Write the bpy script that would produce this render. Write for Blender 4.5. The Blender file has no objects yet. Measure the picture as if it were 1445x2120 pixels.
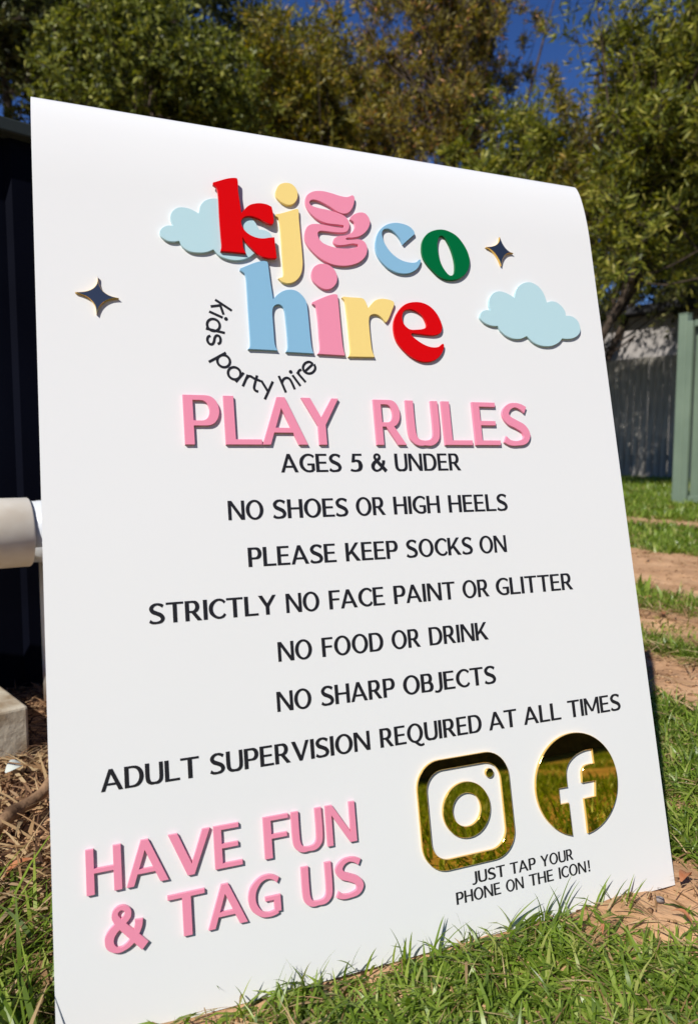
import bpy, math, random
import numpy as np
from mathutils import Matrix, Vector
from mathutils.geometry import delaunay_2d_cdt

random.seed(7)
rng = np.random.default_rng(7)
scene = bpy.context.scene
COL = scene.collection

# ------------------------------------------------------------------ camera
W = np.array([[0.9343700726548333, -0.030973216155226583, 0.3549552467677832],
              [-0.35630287407312156, -0.08376985747003056, 0.9306077975746039],
              [0.0009106339599499469, -0.9960036500236572, -0.08930789374595852]])
O = np.array([-0.2214664936964287, 0.38985517485473, 0.5487720363174416])
O = O + 0.015 * (W.T @ np.array([0, -math.sin(math.radians(13.4)), -math.cos(math.radians(13.4))]))
F = 1502.52
CAM = -W @ O
cd = bpy.data.cameras.new('camera'); cam = bpy.data.objects.new('camera', cd); COL.objects.link(cam)
M = Matrix.Identity(4)
for i in range(3):
    M[i][0] = W[i][0]; M[i][1] = -W[i][1]; M[i][2] = -W[i][2]; M[i][3] = CAM[i]
cam.matrix_world = M
cd.sensor_fit = 'VERTICAL'; cd.sensor_height = 36.0; cd.lens = F / 2120 * 36
cd.clip_start = 0.02; cd.clip_end = 500
cd.dof.use_dof = True; cd.dof.focus_distance = 0.72; cd.dof.aperture_fstop = 7.5
scene.camera = cam

# ------------------------------------------------------------------ light
SUN = Vector((-0.561, -0.455, 0.691)).normalized()
world = bpy.data.worlds.new('World'); scene.world = world; world.use_nodes = True
wn = world.node_tree.nodes; wl = world.node_tree.links
sky = wn.new('ShaderNodeTexSky'); sky.sky_type = 'NISHITA'; sky.sun_disc = False
sky.sun_elevation = math.asin(SUN.z); sky.sun_rotation = math.atan2(SUN.x, SUN.y)
sky.altitude = 1500; sky.air_density = 1.0; sky.dust_density = 0.2; sky.ozone_density = 4.0
hs = wn.new('ShaderNodeHueSaturation'); hs.inputs['Saturation'].default_value = 1.22; hs.inputs['Hue'].default_value = 0.515
wl.new(sky.outputs[0], hs.inputs['Color']); wl.new(hs.outputs[0], wn['Background'].inputs[0])
wn['Background'].inputs[1].default_value = 0.08
sd = bpy.data.lights.new('sun', 'SUN'); sd.energy = 4.6; sd.angle = math.radians(0.53); sd.color = (1.0, 0.955, 0.89)
so = bpy.data.objects.new('sun', sd); COL.objects.link(so)
so.rotation_euler = (-SUN).to_track_quat('-Z', 'Y').to_euler()
scene.view_settings.view_transform = 'Standard'; scene.view_settings.look = 'None'
scene.view_settings.exposure = 0.21; scene.view_settings.gamma = 1
scene.view_settings.use_curve_mapping = False

# ------------------------------------------------------------------ projection helpers (a pixel of the photograph -> a point on a real plane)
TH = math.radians(13.4)
BU = np.array([1.0, 0, 0])
BV = np.array([0, -math.sin(TH), -math.cos(TH)])        # down the board
BN = np.array([0, -math.cos(TH), math.sin(TH)])         # towards the viewer
V0 = 0.180
def ray(x, y):
    d = W @ np.array([(x - 722.5) / F, (y - 1060.) / F, 1.0]); return d / np.linalg.norm(d)
def gnd(x, y, z=0.0):
    d = ray(x, y); return CAM + d * (z - CAM[2]) / d[2]
def board(x, y, h=0.0):
    """pixel -> (u, v) on the board face raised by h"""
    d = ray(x, y); P0 = BN * h
    s = ((P0 - CAM) @ BN) / (d @ BN); P = CAM + s * d
    return (P @ BU, V0 + P @ BV)
def bpt(u, v, h=0.0):
    return BU * u + BV * (v - V0) + BN * h

# ------------------------------------------------------------------ materials
def mat(name, color, rough=0.5, spec=0.5, metal=0.0, coat=0.0, **k):
    m = bpy.data.materials.new(name); m.use_nodes = True
    b = m.node_tree.nodes['Principled BSDF']
    b.inputs['Base Color'].default_value = (*color, 1); b.inputs['Roughness'].default_value = rough
    b.inputs['Specular IOR Level'].default_value = spec; b.inputs['Metallic'].default_value = metal
    b.inputs['Coat Weight'].default_value = coat; b.inputs['Coat Roughness'].default_value = 0.04
    for kk, v in k.items(): b.inputs[kk].default_value = v
    return m
def add_noise(m, c1, c2, scale, detail=6, lo=0.35, hi=0.65, bump=0.0, bscale=None, vec=None, bdist=0.002):
    nt = m.node_tree; N = nt.nodes; L = nt.links; b = N['Principled BSDF']
    tc = N.new('ShaderNodeTexCoord'); n = N.new('ShaderNodeTexNoise'); n.inputs['Scale'].default_value = scale
    n.inputs['Detail'].default_value = detail
    src = tc.outputs['Object']
    if vec:
        mp = N.new('ShaderNodeMapping'); mp.inputs['Scale'].default_value = vec; L.new(src, mp.inputs[0]); src = mp.outputs[0]
    L.new(src, n.inputs['Vector'])
    r = N.new('ShaderNodeMapRange'); r.inputs['From Min'].default_value = lo; r.inputs['From Max'].default_value = hi
    L.new(n.outputs[0], r.inputs['Value'])
    mx = N.new('ShaderNodeMix'); mx.data_type = 'RGBA'
    mx.inputs['A'].default_value = (*c1, 1); mx.inputs['B'].default_value = (*c2, 1)
    L.new(r.outputs[0], mx.inputs['Factor']); L.new(mx.outputs['Result'], b.inputs['Base Color'])
    if bump:
        n2 = N.new('ShaderNodeTexNoise'); n2.inputs['Scale'].default_value = bscale or scale * 4; n2.inputs['Detail'].default_value = 8
        L.new(src, n2.inputs['Vector']); bp = N.new('ShaderNodeBump'); bp.inputs['Strength'].default_value = bump
        bp.inputs['Distance'].default_value = bdist
        L.new(n2.outputs[0], bp.inputs['Height']); L.new(bp.outputs[0], b.inputs['Normal'])
    return mx
def leaf_mat(name, stops, rough=0.45, trans=0.35, spec=0.4):
    """per-leaf colour from a random-per-island ramp, with light passing through the blade"""
    m = bpy.data.materials.new(name); m.use_nodes = True
    nt = m.node_tree; N = nt.nodes; L = nt.links; b = N['Principled BSDF']
    g = N.new('ShaderNodeNewGeometry'); r = N.new('ShaderNodeValToRGB'); cr = r.color_ramp
    while len(cr.elements) < len(stops): cr.elements.new(0.5)
    for e, (p, c) in zip(cr.elements, stops): e.position = p; e.color = (*c, 1)
    L.new(g.outputs['Random Per Island'], r.inputs[0]); L.new(r.outputs[0], b.inputs['Base Color'])
    b.inputs['Roughness'].default_value = rough; b.inputs['Specular IOR Level'].default_value = spec
    t = N.new('ShaderNodeBsdfTranslucent'); hs_ = N.new('ShaderNodeHueSaturation')
    hs_.inputs['Saturation'].default_value = 1.15; hs_.inputs['Value'].default_value = 1.3
    L.new(r.outputs[0], hs_.inputs['Color']); L.new(hs_.outputs[0], t.inputs[0])
    mx = N.new('ShaderNodeMixShader'); mx.inputs[0].default_value = trans
    L.new(b.outputs[0], mx.inputs[1]); L.new(t.outputs[0], mx.inputs[2]); L.new(mx.outputs[0], N['Material Output'].inputs[0])
    return m

# ------------------------------------------------------------------ object helpers
def tag(o, label=None, cat=None, group=None, kind=None):
    if label: o['label'] = label
    if cat: o['category'] = cat
    if group: o['group'] = group
    if kind: o['kind'] = kind
    return o
def thing(name, label, cat, loc=(0, 0, 0), group=None):
    e = bpy.data.objects.new(name, None); COL.objects.link(e); e.location = loc; e.empty_display_size = 0.1
    return tag(e, label, cat, group)
def link(name, me, parent=None, mats=()):
    o = bpy.data.objects.new(name, me); COL.objects.link(o)
    for m in mats: me.materials.append(m)
    if parent is not None:
        o.parent = parent
        if isinstance(parent.location, Vector) and parent.type == 'EMPTY' and parent.location.length > 0:
            o.matrix_parent_inverse = Matrix.Translation(-parent.location)
    return o
def mesh(name, verts, faces, smooth=False):
    me = bpy.data.meshes.new(name); me.from_pydata([tuple(map(float, v)) for v in verts], [], faces)
    if smooth:
        for p in me.polygons: p.use_smooth = True
    me.update(); return me
def np_mesh(name, V, Q):
    """fast quad/tri mesh from numpy arrays"""
    me = bpy.data.meshes.new(name); k = Q.shape[1]
    me.vertices.add(len(V)); me.vertices.foreach_set('co', V.astype(np.float32).ravel())
    me.loops.add(Q.size); me.loops.foreach_set('vertex_index', Q.astype(np.int32).ravel())
    me.polygons.add(len(Q)); me.polygons.foreach_set('loop_start', np.arange(0, Q.size, k, dtype=np.int32))
    try: me.polygons.foreach_set('loop_total', np.full(len(Q), k, dtype=np.int32))
    except Exception: pass
    me.update(calc_edges=True); return me
def box_data(c, sx, sy, sz, ax=None, bev=0.0):
    """box with centre c, axes ax (3 vectors), optional bevel done by chamfered corners"""
    ax = ax if ax is not None else np.eye(3)
    c = np.array(c, float)
    import bmesh
    bm = bmesh.new(); bmesh.ops.create_cube(bm, size=1)
    for v in bm.verts: v.co = Vector((v.co.x * sx, v.co.y * sy, v.co.z * sz))
    if bev: bmesh.ops.bevel(bm, geom=bm.edges[:], offset=bev, segments=2, affect='EDGES', profile=0.5)
    me = bpy.data.meshes.new('b')
    for v in bm.verts: v.co = Vector(c + v.co.x * ax[0] + v.co.y * ax[1] + v.co.z * ax[2])
    bm.to_mesh(me); bm.free(); return me
def box(name, c, size, m, parent=None, ax=None, bev=0.0):
    me = box_data(c, *size, ax=ax, bev=bev); me.name = name
    return link(name, me, parent, [m])
def tube(path, radii, n=10, cap=True):
    V, Fc = [], []; path = [np.array(p, float) for p in path]
    up = np.array([0.13, 0.31, 0.94])
    for i, p in enumerate(path):
        t = path[min(i + 1, len(path) - 1)] - path[max(i - 1, 0)]; t /= np.linalg.norm(t) + 1e-9
        a = np.cross(t, up)
        if np.linalg.norm(a) < 0.1: a = np.cross(t, np.array([1.0, 0, 0]))
        a /= np.linalg.norm(a); b = np.cross(t, a)
        for k in range(n):
            w = 2 * math.pi * k / n; V.append(p + radii[i] * (math.cos(w) * a + math.sin(w) * b))
    for i in range(len(path) - 1):
        for k in range(n):
            k2 = (k + 1) % n; Fc.append((i * n + k, i * n + k2, (i + 1) * n + k2, (i + 1) * n + k))
    if cap: Fc.append(tuple(range(n))[::-1]); Fc.append(tuple(range((len(path) - 1) * n, len(path) * n)))
    return V, Fc

# ================================================================== GROUND
AXP = np.array([math.cos(math.radians(21.5)), math.sin(math.radians(21.5))])     # across the paths
AXQ = np.array([AXP[1], -AXP[0]])                                                # along them
def vnoise(x, y, s, seed=0):
    """smooth value noise, numpy"""
    x = np.asarray(x) * s + seed * 17.3; y = np.asarray(y) * s + seed * 9.1
    xi = np.floor(x).astype(np.int64); yi = np.floor(y).astype(np.int64); fx = x - xi; fy = y - yi
    fx = fx * fx * (3 - 2 * fx); fy = fy * fy * (3 - 2 * fy)
    def h(a, b):
        n = (a * 374761393 + b * 668265263 + seed * 974634777) & 0x7fffffff
        n = ((n ^ (n >> 13)) * 1274126177) & 0x7fffffff
        return ((n ^ (n >> 16)) & 0xffff) / 65535.0
    return (h(xi, yi) * (1 - fx) + h(xi + 1, yi) * fx) * (1 - fy) + (h(xi, yi + 1) * (1 - fx) + h(xi + 1, yi + 1) * fx) * fy
def gz(x, y):
    near = np.clip(1.5 - np.hypot(x - 0.5, y) / 4, 0.15, 1)
    return -0.006 + near * (0.010 * (vnoise(x, y, 7, 1) - 0.5) + 0.007 * (vnoise(x, y, 23, 2) - 0.5) + 0.004 * (vnoise(x, y, 70, 3) - 0.5))
def axis(lo, hi, step, far):
    a = list(np.arange(lo, hi, step)); s = step
    while a[-1] < far: s *= 1.25; a.append(a[-1] + s)
    s = step
    while a[0] > -far: s *= 1.25; a.insert(0, a[0] - s)
    return np.array(a)
xs = axis(-0.7, 2.4, 0.0125, 150); ys = axis(-0.6, 1.6, 0.0125, 150)
X, Y = np.meshgrid(xs, ys); Z = gz(X, Y)
idx = np.arange(X.size).reshape(X.shape)
Q = np.stack([idx[:-1, :-1], idx[:-1, 1:], idx[1:, 1:], idx[1:, :-1]], -1).reshape(-1, 4)
me = np_mesh('ground', np.stack([X, Y, Z], -1).reshape(-1, 3), Q)
for p in (me.polygons,): p.foreach_set('use_smooth', np.ones(len(me.polygons), dtype=bool))
soil = mat('soil', (0.33, 0.2, 0.12), 0.95, 0.15)
mx = add_noise(soil, (0.30, 0.16, 0.082), (0.60, 0.37, 0.205), 5, 10, 0.3, 0.62, 0.9, 55, bdist=0.006)
ground = tag(link('ground', me, None, [soil]), kind='structure')

BANDS = [(1.12, 1.37, 1.0), (1.50, 1.74, 0.95), (2.10, 2.95, 1.0), (3.95, 4.35, 1.0), (5.1, 5.3, .5)]
SPOTS = [(0.60, -0.02, 0.085, 1), (0.50, -0.035, 0.05, .9), (0.03, -0.04, 0.05, .9), (0.12, -0.02, 0.035, .8), (0.24, -0.03, 0.03, .7),
         (0.56, -0.28, 0.035, .7), (0.66, -0.30, 0.03, .8), (0.74, 0.11, 0.03, .8), (-0.05, 0.33, 0.12, .9), (-0.1, 0.42, 0.2, 1),
         (0.45, -0.18, 0.02, .8), (0.75, -0.13, 0.025, .7), (0.36, -0.12, .02, .8)]
def grass_density(x, y):
    q = x * AXP[0] + y * AXP[1]; s_ = x * AXQ[0] + y * AXQ[1]
    w = 0.20 * (vnoise(x, y, 4, 5) - 0.5) + 0.08 * (vnoise(x, y, 14, 6) - 0.5)
    g = np.ones_like(x)
    for a, b, k in BANDS:
        inside = np.clip((np.minimum(q + w - a, b - q - w)) / 0.035 + 0.5, 0, 1); g = g * (1 - k * inside)
    for cx, cy, r, k in SPOTS:
        d = np.hypot(x - cx, y - cy) + r * 0.8 * (vnoise(x, y, 25, 8) - 0.5)
        g = g * (1 - k * np.clip((r - d) / (0.4 * r) + 0.3, 0, 1))
    g = g * np.clip(0.5 + 1.3 * vnoise(x, y, 9, 4), 0, 1)
    return g

gx, gy = X.ravel(), Y.ravel()
lawn = grass_density(gx, gy) * np.clip((np.hypot(gx - CAM[0], gy - CAM[1]) - 1.6) / 1.5, 0, 1) * (0.55 + 0.45 * vnoise(gx, gy, 3.1, 21))
at_ = ground.data.attributes.new('lawn', 'FLOAT', 'POINT'); at_.data.foreach_set('value', lawn.astype(np.float32))
nt = soil.node_tree; an = nt.nodes.new('ShaderNodeAttribute'); an.attribute_name = 'lawn'
ml_ = nt.nodes.new('ShaderNodeMix'); ml_.data_type = 'RGBA'; ml_.inputs['B'].default_value = (0.115, 0.135, 0.032, 1)
nt.links.new(an.outputs['Fac'], ml_.inputs['Factor']); nt.links.new(mx.outputs['Result'], ml_.inputs['A']); nt.links.new(ml_.outputs['Result'], nt.nodes['Principled BSDF'].inputs['Base Color'])

def blades(P, H, Wd, lean, az, seg=3, curl=0.6, fold=0.0, crook=None):
    """grass blades as bent tapering strips; returns verts and quads"""
    n = len(P)
    fx, fy = np.cos(az), np.sin(az)
    sx, sy = -fy, fx
    tw = rng.uniform(-1.2, 1.2, n)                       # twist of the blade's flat side
    wx, wy = sx * np.cos(tw) + fx * np.sin(tw) * .5, sy * np.cos(tw) + fy * np.sin(tw) * .5
    V = np.zeros((n, (seg + 1) * 2, 3)); px, py, pz = P[:, 0].copy(), P[:, 1].copy(), P[:, 2].copy()
    ang = lean.copy(); L = H / seg
    for i in range(seg + 1):
        t = i / seg; w = Wd * (0.75 + 0.6 * t) if t < .34 else Wd * (1.0 - t) ** 0.7 * 1.25
        w = np.maximum(w, Wd * 0.04) * 0.5
        V[:, 2 * i, 0] = px - wx * w; V[:, 2 * i, 1] = py - wy * w; V[:, 2 * i, 2] = pz + .25 * w
        V[:, 2 * i + 1, 0] = px + wx * w; V[:, 2 * i + 1, 1] = py + wy * w; V[:, 2 * i + 1, 2] = pz - .25 * w
        px += fx * np.sin(ang) * L; py += fy * np.sin(ang) * L; pz += np.cos(ang) * L
        ang = ang + curl * (0.5 + rng.random(n)) / seg
    base = (np.arange(n) * (seg + 1) * 2)[:, None]
    q = np.array([[2 * i, 2 * i + 1, 2 * i + 3, 2 * i + 2] for i in range(seg)]).reshape(1, -1)
    Qd = (base + q).reshape(-1, 4)
    return V.reshape(-1, 3), Qd
def keep_off_board(P, H, lean, az):
    """turn away blades that would pierce the sheet, drop what stands under the frame's feet"""
    tipy = P[:, 1] + np.sin(az) * np.sin(lean + .5) * H
    bz = lambda y: y / math.tan(TH)
    inx = (P[:, 0] > -0.03) & (P[:, 0] < 0.63)
    front = P[:, 1] <= 0.0
    bad = inx & front & (tipy > 0.3 * H * 0.24)
    az = np.where(bad, -az, az)
    drop = inx & (P[:, 1] > -0.002) & (P[:, 1] < 0.035)
    drop |= inx & (np.abs(P[:, 1] - REAR_Y) < 0.02)
    return az, ~drop
REAR_Y = 0.38
def scatter(n, x0, x1, y0, y1, func=grass_density):
    x = rng.uniform(x0, x1, n); y = rng.uniform(y0, y1, n)
    k = rng.random(n) < func(x, y); return x[k], y[k]
def clump(x, y, m, r):
    """m blades per rooted tuft"""
    X = np.repeat(x, m) + rng.normal(0, r, len(x) * m); Yy = np.repeat(y, m) + rng.normal(0, r, len(x) * m); return X, Yy

grass_green = leaf_mat('grass_green', [(0, (0.09, 0.145, 0.016)), (0.35, (0.16, 0.25, 0.026)), (0.65, (0.235, 0.335, 0.042)), (0.88, (0.33, 0.41, 0.075)), (1, (0.38, 0.38, 0.12))], 0.38, 0.42, 0.5)
grass_dry = leaf_mat('grass_dry', [(0, (0.26, 0.15, 0.07)), (0.5, (0.42, 0.28, 0.14)), (1, (0.55, 0.42, 0.24))], 0.7, 0.25, 0.25)

VV, QQ, off = [], [], 0
def add(Vq):
    global off
    V_, Q_ = Vq; VV.append(V_); QQ.append(Q_ + off); off += len(V_)
def patch(n, m, r, x0, x1, y0, y1, h, w, leanr, seg=3, curl=1.0, lay=0.25, cond=None):
    x, y = scatter(n, x0, x1, y0, y1)
    if cond is not None: k = cond(x, y); x, y = x[k], y[k]
    x, y = clump(x, y, m, r); k = len(x)
    H = rng.uniform(*h, k) * rng.choice([1, 1, 1.25], k); Wd = rng.uniform(*w, k)
    lean = np.abs(rng.normal(leanr, 0.35, k)); flat = rng.random(k) < lay; lean[flat] = rng.uniform(1.0, 1.35, flat.sum())
    az = rng.uniform(0, 2 * math.pi, k); P = np.stack([x, y, gz(x, y) - 0.002], -1)
    az, kp = keep_off_board(P, H, lean, az)
    add(blades(P[kp], H[kp], Wd[kp], lean[kp], az[kp], seg, curl))
wedge = lambda lo, hi: (lambda x, y: (np.degrees(np.arctan2(x - CAM[0], y - CAM[1])) > lo) & (np.degrees(np.arctan2(x - CAM[0], y - CAM[1])) < hi))
# just in front of the sign and to its right
patch(21000, 4, 0.008, -0.25, 1.25, -0.42, 0.10, (0.016, 0.040), (0.0025, 0.0048), 0.85, 3, 1.2, 0.45)
patch(15000, 4, 0.008, 0.58, 1.5, -0.05, 0.9, (0.02, 0.045), (0.0026, 0.0048), 0.8, 3, 1.1, 0.4, lambda x, y: (x > 0.62))
patch(13000, 4, 0.010, 1.0, 2.8, 0.3, 2.2, (0.025, 0.05), (0.003, 0.0055), 0.6, 3, 1.0, 0.3)
patch(15000, 4, 0.02, 1.8, 5.2, 0.8, 5.5, (0.03, 0.055), (0.006, 0.011), 0.6, 2, 0.9, 0.25, wedge(20, 62))
patch(13000, 4, 0.04, 3.0, 9.5, 2.5, 10.5, (0.04, 0.07), (0.012, 0.02), 0.6, 2, 0.8, 0.2, wedge(28, 62))
patch(20000, 4, 0.05, -6.0, 9.0, 1.0, 13.0, (0.04, 0.075), (0.014, 0.024), 0.6, 2, 0.8, 0.2, lambda x, y: (x * AXP[0] + y * AXP[1] > 1.8) & ~((x > -2.2) & (x < .8) & (y < 4)))
# left side, behind the camera (seen in the gold mirror letters)
patch(2300, 3, 0.008, -0.45, 0.0, -0.38, 0.30, (0.03, 0.10), (0.003, 0.0065), 0.9, 4, 1.0, 0.4)
patch(16000, 4, 0.02, -1.5, 4.0, -4.5, -0.42, (0.03, 0.055), (0.005, 0.009), 0.5, 2, 0.9, 0.2)
patch(2500, 4, 0.02, -2.5, 0.6, 0.42, 3.5, (0.03, 0.055), (0.005, 0.009), 0.5, 2, 0.9, 0.2, lambda x, y: (x * AXP[0] + y * AXP[1] > 0.9) | (x < -1.2))
tag(link('grass', np_mesh('grass', np.concatenate(VV), np.concatenate(QQ)), None, [grass_green]), kind='stuff')
# taller single blades in front of the foot of the sheet
VV, QQ, off = [], [], 0
def tall(pxs, h, w, lean, az):
    P, H, Wd, Ln, A = [], [], [], [], []
    for (px, py) in pxs:
        g = gnd(px, py)
        for _ in range(3):
            P.append((g[0] + random.gauss(0, .004), min(g[1], -0.004) + random.gauss(0, .003), -0.004)); H.append(random.uniform(*h)); Wd.append(random.uniform(*w))
            Ln.append(random.uniform(*lean)); A.append(math.radians(random.uniform(*az)))
    add(blades(np.array(P), np.array(H), np.array(Wd), np.array(Ln), np.array(A), 5, 0.5))
tall([(505, 2100), (620, 2040), (640, 2050), (700, 2010), (810, 2000), (850, 1990), (900, 1975), (960, 1950), (985, 1940), (1050, 1920), (1095, 1905), (1262, 1868), (1150, 1895), (1290, 1870), (1120, 1895), (760, 2000)],
     (0.03, 0.05), (0.002, 0.0034), (0.1, 0.6), (150, 395))
tall([(1240, 1874), (1300, 1885), (580, 2090), (880, 1990)], (0.034, 0.042), (0.003, 0.004), (0.35, 0.6), (-20, 40))
tall([(95, 1800), (110, 1850), (100, 1830), (60, 1900), (30, 1930), (70, 2000), (20, 2040), (90, 2060), (5, 1860), (60, 1760), (85, 1950), (98, 1745), (40, 1770), (60, 1820), (108, 1990), (50, 2090), (10, 1960), (20, 1740), (75, 1720), (105, 1770), (0, 1800), (85, 1800), (35, 1850)], (0.07, 0.12), (0.004, 0.007), (0.7, 1.2), (100, 260))
tag(link('tall_grass', np_mesh('tall_grass', np.concatenate(VV), np.concatenate(QQ)), None, [grass_green]), kind='stuff')
# dry stalks and thatch
VV, QQ, off = [], [], 0
def dry(n, x0, x1, y0, y1, h, w, cond=None, dens=None):
    x = rng.uniform(x0, x1, n); y = rng.uniform(y0, y1, n)
    if cond is not None: k = cond(x, y); x, y = x[k], y[k]
    k = len(x); H = rng.uniform(*h, k); lean = rng.uniform(1.15, 1.55, k); az = rng.uniform(0, 6.28, k)
    P = np.stack([x, y, gz(x, y) + rng.uniform(0.001, 0.012, k)], -1); az, kp = keep_off_board(P, H, lean, az)
    add(blades(P[kp], H[kp], rng.uniform(*w, k)[kp], lean[kp], az[kp], 3, 0.35))
dry(5200, -0.25, 1.3, -0.42, 0.3, (0.015, 0.045), (0.0012, 0.0028))
dry(2600, 0.6, 2.6, 0.1, 2.0, (0.02, 0.06), (0.002, 0.004))
dry(1500, -0.4, 0.0, -0.35, 0.6, (0.03, 0.11), (0.0025, 0.007))
edge = lambda x, y: (np.abs(x * AXP[0] + y * AXP[1] - 1.43) < 0.12) | (np.abs(x * AXP[0] + y * AXP[1] - 1.78) < 0.09)
dry(6500, 0.8, 2.2, 0.2, 1.7, (0.03, 0.085), (0.0025, 0.005), edge)
dry(2500, 2.0, 8.0, 1.0, 9.0, (0.04, 0.1), (0.008, 0.014), wedge(28, 60))
tag(link('dry_grass', np_mesh('dry_grass', np.concatenate(VV), np.concatenate(QQ)), None, [grass_dry]), kind='stuff')
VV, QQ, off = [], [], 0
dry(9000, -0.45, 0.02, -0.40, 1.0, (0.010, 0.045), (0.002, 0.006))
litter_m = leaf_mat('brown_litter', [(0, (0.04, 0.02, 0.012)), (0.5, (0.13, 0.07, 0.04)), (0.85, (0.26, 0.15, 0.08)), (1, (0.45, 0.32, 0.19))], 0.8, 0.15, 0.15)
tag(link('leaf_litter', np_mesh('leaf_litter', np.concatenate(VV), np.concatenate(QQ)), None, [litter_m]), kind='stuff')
# soil crumbs and small stones
def crumbs(n, x0, x1, y0, y1, s, cond=None):
    x = rng.uniform(x0, x1, n); y = rng.uniform(y0, y1, n)
    if cond is not None: k = cond(x, y); x, y = x[k], y[k]
    n = len(x); r = rng.uniform(*s, n) * rng.choice([.5, .7, 1], n)
    o = np.array([[1, 0, 0], [-1, 0, 0], [0, 1, 0], [0, -1, 0], [0, 0, 1], [0, 0, -1]], float)
    Vn = o[None] * r[:, None, None] * rng.uniform(.55, 1.2, (n, 6, 1)) + rng.normal(0, .15, (n, 6, 3)) * r[:, None, None]
    Vn[:, :, 2] *= 0.7
    Vn += np.stack([x, y, gz(x, y) + r * .2], -1)[:, None]
    T = np.array([[0, 2, 4], [2, 1, 4], [1, 3, 4], [3, 0, 4], [2, 0, 5], [1, 2, 5], [3, 1, 5], [0, 3, 5]])
    return Vn.reshape(-1, 3), (np.arange(n)[:, None, None] * 6 + T[None]).reshape(-1, 3)
bare = lambda x, y: grass_density(x, y) < 0.35
a = crumbs(16000, -0.4, 1.4, -0.42, 0.9, (0.001, 0.005), bare); b = crumbs(4000, 1.0, 3.2, 0.3, 2.6, (0.003, 0.009), bare)
crumb = mat('soil_crumb', (0.2, 0.1, 0.06), 0.95, 0.1)
nt = crumb.node_tree; g_ = nt.nodes.new('ShaderNodeNewGeometry'); r_ = nt.nodes.new('ShaderNodeValToRGB')
r_.color_ramp.elements[0].color = (0.16, 0.08, 0.04, 1); r_.color_ramp.elements[1].color = (0.52, 0.33, 0.18, 1)
nt.links.new(g_.outputs['Random Per Island'], r_.inputs[0]); nt.links.new(r_.outputs[0], nt.nodes['Principled BSDF'].inputs['Base Color'])
tag(link('soil_crumbs', np_mesh('soil_crumbs', np.concatenate([a[0], b[0]]), np.concatenate([a[1], b[1] + len(a[0])])), None, [crumb]), kind='stuff')

# ================================================================== THE SIGN
white = mat('white_sheet', (0.75, 0.757, 0.745), 0.2, 0.32)
sign = thing('sign_board', 'white folded A-frame sign with raised pastel letters, standing in the grass', 'sign')
a_, b_, v_n = 0.083, 0.017, -0.527
prof = [(V0 + 0.004, 0.0), (0.08, 0.0), (-0.1, 0.0), (-0.3, 0.0), (-0.45, 0.0)]
for k in range(0, 25):
    ph = k / 24 * 2.55; prof.append((v_n - a_ * math.sin(ph), -b_ * (1 - math.cos(ph))))
# rear leaf runs to the ground 0.38 m behind
pv, ph_ = prof[-1]
P3 = [bpt(0, v, h) for v, h in prof]
last = P3[-1]; end = np.array([0, REAR_Y, 0.0])
for k in range(1, 9): P3.append(last + (end - last) * k / 8)
P3 = np.array(P3); n = len(P3)
T = np.gradient(P3, axis=0); T /= np.linalg.norm(T, axis=1)[:, None]
NB = np.cross(np.array([1.0, 0, 0]), T)                   # inward side
if NB[0][1] < 0: NB = -NB
TK = 0.003
V = []; Fc = []
for j, u in enumerate((0.0, 0.6)):
    for i in range(n): V.append(P3[i] + BU * u)
    for i in range(n): V.append(P3[i] + NB[i] * TK + BU * u)
for i in range(n):
    w_ = min(1.0, max(0.0, (i - 4) / 8)) * (1.0 if i < 29 else max(0, 1 - (i - 29) / 7))
    for s__ in (0, 1): V[s__ * n + i] = V[s__ * n + i] - BV * 0.0065 * w_
def id_(j, s, i): return j * 2 * n + s * n + i
for i in range(n - 1):
    Fc.append((id_(0, 0, i), id_(1, 0, i), id_(1, 0, i + 1), id_(0, 0, i + 1)))
    Fc.append((id_(0, 1, i), id_(0, 1, i + 1), id_(1, 1, i + 1), id_(1, 1, i)))
    Fc.append((id_(0, 0, i), id_(0, 0, i + 1), id_(0, 1, i + 1), id_(0, 1, i)))
    Fc.append((id_(1, 0, i), id_(1, 1, i), id_(1, 1, i + 1), id_(1, 0, i + 1)))
for i in (0, n - 1): Fc.append((id_(0, 0, i), id_(0, 1, i), id_(1, 1, i), id_(1, 0, i)))
me = mesh('sheet', V, Fc)
for i, p in enumerate(me.polygons): p.use_smooth = (i < 4 * (n - 1) and i % 4 < 2)
# keep the edge faces crisp
me.update()
try:
    sh = [e.index for e in me.edges]
    attr = me.attributes.new('sharp_edge', 'BOOLEAN', 'EDGE')
    vals = []
    for e in me.edges:
        a0, a1 = e.vertices; s0 = (a0 // n) % 2; s1 = (a1 // n) % 2
        vals.append((a0 // (2 * n)) == (a1 // (2 * n)))
    attr.data.foreach_set('value', vals)
except Exception: pass
sheet = link('sheet', me, sign, [white])
nt = white.node_tree; nz = nt.nodes.new('ShaderNodeTexNoise'); nz.inputs['Scale'].default_value = 3; nz.inputs['Detail'].default_value = 2
tcw = nt.nodes.new('ShaderNodeTexCoord'); nt.links.new(tcw.outputs['Object'], nz.inputs['Vector'])
sp = nt.nodes.new('ShaderNodeTexVoronoi'); sp.inputs['Scale'].default_value = 26; nt.links.new(tcw.outputs['Object'], sp.inputs['Vector'])
lt = nt.nodes.new('ShaderNodeMath'); lt.operation = 'LESS_THAN'; lt.inputs[1].default_value = 0.022; nt.links.new(sp.outputs['Distance'], lt.inputs[0])
gt = nt.nodes.new('ShaderNodeSeparateColor'); nt.links.new(sp.outputs['Color'], gt.inputs[0])
g2 = nt.nodes.new('ShaderNodeMath'); g2.operation = 'GREATER_THAN'; g2.inputs[1].default_value = 0.93; nt.links.new(gt.outputs[0], g2.inputs[0])
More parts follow.
